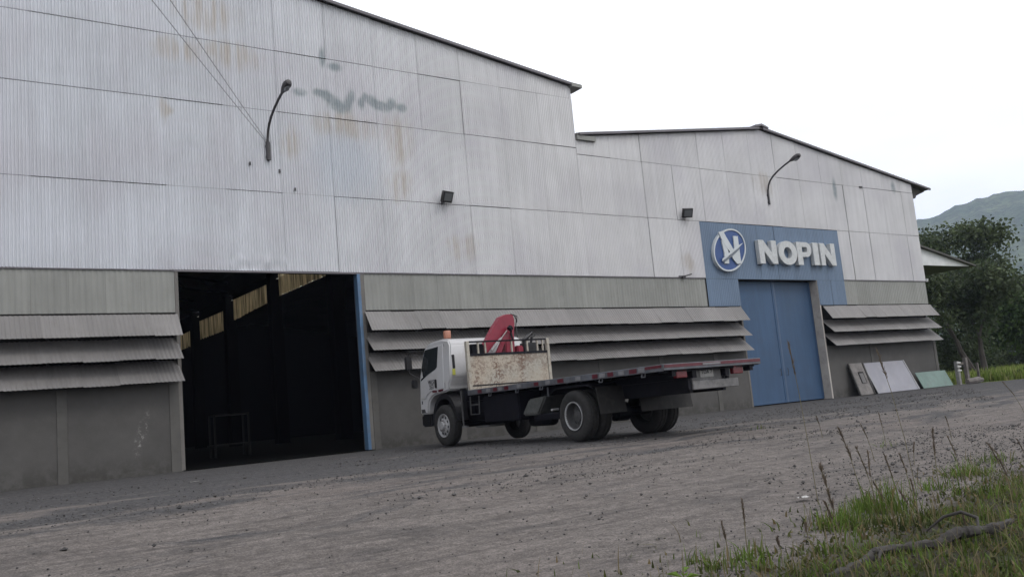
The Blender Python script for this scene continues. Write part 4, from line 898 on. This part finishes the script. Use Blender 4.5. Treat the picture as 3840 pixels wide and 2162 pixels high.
for _ in range(15000):
    be = rg.uniform(60.2, 70); di = 49 + 60*rg.random()**1.6; q = at(be, di, -.14)
    P.append(q); Hh.append(rg.uniform(.35, .95))
blades('field_grass', P, Hh, M['fieldgrass'], 5, .035, .3, 'bright green tall grass in the field behind the fence', 2)
def vedge(x): return -18.75 + .16*(x-4.3)
P = []; Hh = []; PM = []; HM = []; PD = []; HD = []
while len(P) < 19000:
    x = rg.uniform(2.6, 13.5); y = rg.uniform(-22.2, -17.2); d = vedge(x) - y
    nn = mn.noise(Vector((x*1.1, y*1.3, 0))) + .5*mn.noise(Vector((x*3, y*3, 9)))
    if math.hypot(x, y+CAM_D) < 2.2: continue
    k = d*1.0 + nn*1.25 - .15
    if d < 1.6 and x < 4.4: k -= .35
    if k < 0 and rg.random() > .02: continue
    if nn < -.15 and rg.random() > .12: continue
    P.append((x, y, gz(x, y)-.03)); Hh.append(rg.uniform(.03, .15)*(1+.8*max(0, nn))*(1.25 if rg.random() < .12 else 1))
    for _k in range(2):
        x2, y2 = x+rg.normal()*.25, y+rg.normal()*.25; PM.append((x2, y2, gz(x2, y2)-.03)); HM.append(rg.uniform(.03, .10))
    if rg.random() < .22: PD.append((x, y+rg.uniform(-.3, .35), gz(x, y)-.03)); HD.append(rg.uniform(.06, .3))
blades('verge_grass', P, Hh, M['grass'], 6, .0055, .5, 'green grass growing over the roadside verge')
blades('low_growth', PM, HM, M['moss'], 7, .012, .9, 'low creeping growth and stubble between the verge grass', 2)
blades('dry_grass', PD, HD, M['dry'], 8, .0035, .45, 'thin dry straw-coloured grass along the verge edge')
# isolated small tufts on the dirt
P = []; Hh = []
for (x, y, n, s) in [(6.5, -18.0, 110, .16), (6.75, -17.9, 80, .13), (3.55, -19.0, 70, .08), (7.4, -17.65, 160, .12), (8.7, -17.6, 90, .12), (5.0, -18.25, 60, .1), (9.9, -17.3, 120, .16), (11.2, -16.9, 120, .2), (4.6, -18.35, 50, .08), (13.3, -11.6, 14, .06), (12.0, -15, 20, .1)]:
    for _ in range(n):
        a, b_ = x+rg.normal()*s, y+rg.normal()*s*.7; P.append((a, b_, gz(a, b_)-.03)); Hh.append(rg.uniform(.05, .2))
for _ in range(170):                                   # clump that carries the tall stems
    a, b_ = 7.3+rg.normal()*.12, -17.95+rg.normal()*.1; P.append((a, b_, gz(a, b_)-.03)); Hh.append(rg.uniform(.1, .4))
blades('grass_tuft', P, Hh, M['grass'], 9, .005, .45, 'loose tufts of grass at the edge of the dirt track')

# tall seed-head stems
M['stem'] = pmat('stem_straw', (.115, .10, .055), .8, var=.25, sc=8)
M['seed'] = pmat('seed_head_brown', (.13, .10, .075), .9, var=.3, sc=20)
ST = [(7.41, -17.63, -.08, .11, .77), (10.67, -15.63, -.06, .09, .5), (4.89, -19.17, -.04, .06, .69), (5.0, -18.3, 0, 0, .43), (4.87, -18.24, -.02, .02, .29), (7.41, -17.99, -.04, .06, .51), (8.68, -17.63, .01, -.02, .63), (10.49, -16.29, .02, -.03, .29), (8.89, -17.25, -.12, .14, 1.48), (16.7, -14.78, -.13, .26, .73), (10.67, -17.58, -.03, .07, .35), (13.23, -15.29, -.02, .04, .38), (11.89, -15.04, -.02, .03, .53), (12.5, -13.53, -.03, .04, .36), (7.62, -18.02, -.01, .02, .26), (6.82, -18.27, -.06, .08, .34), (5.86, -18.15, 0, 0, .13), (5.24, -18.39, -.01, .01, .13), (6.28, -19.2, -.01, .01, .19), (10.05, -17.67, -.08, .16, .37), (6.8, -18.49, -.04, .07, .27), (7.2, -17.9, -.1, .06, .6), (7.3, -17.8, .05, .02, .55), (8.1, -17.7, -.05, .05, .45), (9.4, -17.5, -.08, .06, .5), (5.7, -18.55, -.05, .04, .34), (9.1, -18.1, -.06, .08, .42), (8.2, -18.6, -.05, .05, .38)]
ST.append((7.4, -17.13, -.05, .06, 1.6))
ST.sort(key=lambda q: math.atan2(q[0]+q[2], q[1]+q[3]+CAM_D))          # left to right
ORD = ['first', 'second', 'third', 'fourth', 'fifth', 'sixth', 'seventh', 'eighth', 'ninth', 'tenth', 'eleventh', 'twelfth', 'thirteenth', 'fourteenth', 'fifteenth', 'sixteenth', 'seventeenth', 'eighteenth']
CNT = {}
for i, (x, y, dx, dy, h) in enumerate(ST):
    z = gz(x, y)-.03
    near = 'tall' if h > .6 else 'medium' if h > .33 else 'short'; CNT[near] = CNT.get(near, 0)+1
    t = thing('grass_stem', ORD[CNT[near]-1] + ' ' + near + ' dry grass stem with brown seed head, counted from the left', 'grass stem', (x, y, z), 0, 'seed-head grass stems')
    P = [(0, 0, 0), (dx*.2+.012*rnd.uniform(-1, 1), dy*.2, h*.35), (dx*.55, dy*.55, h*.7), (dx, dy, h)]
    b = MB(); b.tube(P, [.0042, .0038, .003, .0022], 5, cap=False); b.build('stem', M['stem'], t, fix=False)
    b = MB(); hl = min(.32, .42*h); top = Vector((dx, dy, h)); ax = (Vector(P[3])-Vector(P[2])).normalized(); side = Vector((.35, .1, 0)) if i % 3 == 0 else Vector((-.1, .05, 0))
    for k in range(70):
        t_ = rnd.random(); p = top - ax*hl*t_ ; dv = (ax + Vector((rnd.uniform(-.5, .5), rnd.uniform(-.5, .5), 0)) + side*.3).normalized(); q = p + dv*rnd.uniform(.02, .05)*(1.3 if h > .6 else .8)
        sv = dv.orthogonal().normalized()*.0045; b.add([p-sv, p+sv, q], [(0, 1, 2)])
        sv = dv.cross(sv).normalized()*.0045; b.add([p-sv, p+sv, q], [(0, 1, 2)])
    b.build('seed_head', M['seed'], t, fix=False)
# broad-leaved weed
t = thing('weed', 'small leafy green weed at the bottom edge of the track', 'weed', (4.02, -18.62, gz(4, -18.6)-.03)); b = MB()
b.tube([(0, 0, 0), (.01, 0, .12), (.03, .01, .26)], [.006, .005, .002], 5); b.build('stem', M['stem'], t)
for k in range(9):
    a = k*2.4; l_ = rnd.uniform(.07, .12); h = .03+.012*k; b = MB(); ca, sa = math.cos(a), math.sin(a)
    b.add([(0, 0, h), (ca*l_*.5-sa*.025, sa*l_*.5+ca*.025, h+.03), (ca*l_, sa*l_, h+.015), (ca*l_*.5+sa*.025, sa*l_*.5-ca*.025, h+.03)], [(0, 1, 2, 3)]); b.build('leaf', M['grass'], t, fix=False)

# fallen branch on the verge, litter
M['drift'] = pmat('driftwood', (.034, .031, .029), .9, var=.45, sc=9, dirt=(.025, .02, .018), dirtamt=.75, bump=.6, bsc=25)
t = thing('fallen_branch', 'long crooked grey branch lying in the grass at the lower right', 'branch', (0, 0, 0)); zb = gz(5, -19.2)
P = [(4.70, -19.16), (4.93, -19.16), (5.18, -19.10), (5.42, -19.03), (5.62, -19.12), (5.82, -19.24), (6.0, -19.27), (6.12, -19.35), (6.28, -19.42), (6.5, -19.43)]
zz = [.0, .01, .01, .03, .03, .035, .075, .08, .075, .11]; rr_ = [.024, .03, .026, .034, .028, .03, .042, .036, .032, .016]
b = MB(); pts = []; rads = []
for i in range(len(P)-1):
    for k in range(9):
        u = k/9; pts.append((P[i][0]*(1-u)+P[i+1][0]*u, P[i][1]*(1-u)+P[i+1][1]*u+.003*rnd.uniform(-1, 1), zb+zz[i]*(1-u)+zz[i+1]*u+.003*rnd.uniform(-1, 1))); rads.append((rr_[i]*(1-u)+rr_[i+1]*u)*rnd.uniform(.85, 1.15))
b.tube(pts, rads, 12)
for i_, q in enumerate(b.v):
    f_ = .013*mn.noise(Vector((q[0]*14, q[1]*26, q[2]*26))) + .007*mn.noise(Vector((q[0]*38, q[1]*60, q[2]*60))); c_ = Vector(pts[min(i_//12, len(pts)-1)]); d_ = (Vector(q)-c_).normalized(); b.v[i_] = tuple(Vector(q)+d_*f_)
b.build('limb', M['drift'], t, smooth=35, fix=False)
b = MB(); b.tube([(6.14, -19.36, zb+.09), (6.22, -19.32, zb+.15), (6.2, -19.22, zb+.19), (6.14, -19.12, zb+.16), (6.1, -19.0, zb+.06)], [.01, .012, .013, .011, .006], 7); b.build('twig', M['drift'], t, smooth=60, fix=False)
b = MB(); b.tube([(5.36, -19.05, zb+.04), (5.3, -19.15, zb+.06), (5.18, -19.2, zb+.02)], [.014, .012, .006], 6); b.build('twig', M['drift'], t, fix=False)
def scrap(label, x, y, w, d, h, mat, cat='litter', rz=0, name='paper_scrap'):
    b = MB(); n = 4; vs = []
    for i in range(n+1):
        for j in range(n+1): vs.append((w*(i/n-.5), d*(j/n-.5), h*(.3+.7*abs(mn.noise(Vector((i*.7+x, j*.9, y)))))))
    b.add(vs, [(i*(n+1)+j, (i+1)*(n+1)+j, (i+1)*(n+1)+j+1, i*(n+1)+j+1) for i in range(n) for j in range(n)])
    b.add([(p[0], p[1], 0) for p in vs[:1]], [])
    o = b.build(name, mat, None, fix=False); o.location = (x, y, gz(x, y)+.0); o.rotation_euler = (0, 0, rz); tag(o, label, cat, 'litter on the yard')
M['paper'] = pmat('paper', (.42, .41, .40), .8); M['dullpaper'] = pmat('dull_paper', (.2, .19, .18), .8)
scrap('crumpled white paper scrap on the dirt near the tall stems', 7.55, -16.85, .16, .1, .06, M['paper'])
scrap('small pale scrap on gravel before the doorway', 3.7, -12.4, .07, .05, .02, M['dullpaper'])
scrap('faint pale scrap in the gravel left of the doorway', 4.4, -6.6, .16, .06, .02, M['dullpaper'])

# ------------------------------------------------------------------ loose stones
M['stone'] = pmat('gravel_stone', (.10, .096, .098), .9, var=.35, sc=3)
gs = G('gravel_stones'); rp = gs.geo.outputs['Random Per Island']; M['stones'] = gs.done(gs.mix(rp, (.026, .025, .026), (.10, .094, .09)), .9)
def stones(n, seed):
    r = np.random.default_rng(seed); V = []; F = []; cnt = 0; tries = 0
    octv = np.array([(1,0,0),(-1,0,0),(0,1,0),(0,-1,0),(0,0,1),(0,0,-1)], float); octf = np.array([(0,2,4),(2,1,4),(1,3,4),(3,0,4),(2,0,5),(1,2,5),(3,1,5),(0,3,5)])
    while cnt < n and tries < n*40:
        tries += 1
        y = -3 - 16*r.random()**.75; x = r.uniform(.3, 3+(y+CAM_D)*1.7)
        if y < vedge(x)+.1: continue
        d = math.hypot(x, y+CAM_D)
        k = mn.noise(Vector((x*.13+2, y*.62-x*.02, 4.2))) + .45*mn.noise(Vector((x*.6, y*1.7, 8)))
        if r.random() > .12 + .88*min(1, max(0, (k+.02)/.35)): continue
        s_ = r.uniform(.005, .0125)*(2.2 if r.random() < .05 else 1)*(1+.03*d)
        sc = s_*r.uniform(.6, 1.3, (6, 1)); v = octv*sc*np.array([1, 1, .65]); a = r.uniform(0, 6.28); ca, sa = math.cos(a), math.sin(a)
        v = np.stack([v[:, 0]*ca-v[:, 1]*sa, v[:, 0]*sa+v[:, 1]*ca, v[:, 2]], 1) + np.array([x, y, gz(x, y)+s_*.15])
        V.append(v); F.append(octf+6*cnt); cnt += 1
    me = bpy.data.meshes.new('loose_gravel'); me.from_pydata(np.concatenate(V).tolist(), [], np.concatenate(F).tolist()); me.materials.append(M['stones'])
    tag(link('loose_gravel', me), 'scattered dark gravel stones over the dirt yard', 'gravel', kind='stuff')
stones(9000, 12)

# ------------------------------------------------------------------ something pale standing in the dark hall
t = thing('steel_rack', 'dim pale rack deep inside the dark open doorway', 'rack', (9.4, 9.0, .012)); 
for (xx, yy) in ((0, 0), (1.2, 0), (0, .6), (1.2, .6)):
    b = MB(); b.box(xx, xx+.06, yy, yy+.06, 0, 1.5); b.build('leg', pmat('rack_grey', (.002, .002, .002), .6), t)
for zz in (.4, 1.44):
    b = MB(); b.box(0, 1.26, 0, .66, zz, zz+.05); b.build('shelf', pmat('rack_shelf', (.01, .01, .01), .6), t)

# ------------------------------------------------------------------ haze
b = MB(); b.box(-700, 3200, -700, 3200, -6, 520)
o = b.build('haze', None, None); tag(o, 'thin pale humid air over the valley', 'haze', kind='stuff')
hm = bpy.data.materials.new('haze_air'); hm.use_nodes = True; ht = hm.node_tree; ht.nodes.clear()
ho = ht.nodes.new('ShaderNodeOutputMaterial'); hv = ht.nodes.new('ShaderNodeVolumePrincipled'); hv.inputs['Color'].default_value = (.66, .76, 1, 1); hv.inputs['Density'].default_value = .00023; hv.inputs['Anisotropy'].default_value = .2
ht.links.new(hv.outputs[0], ho.inputs['Volume']); o.data.materials.append(hm)
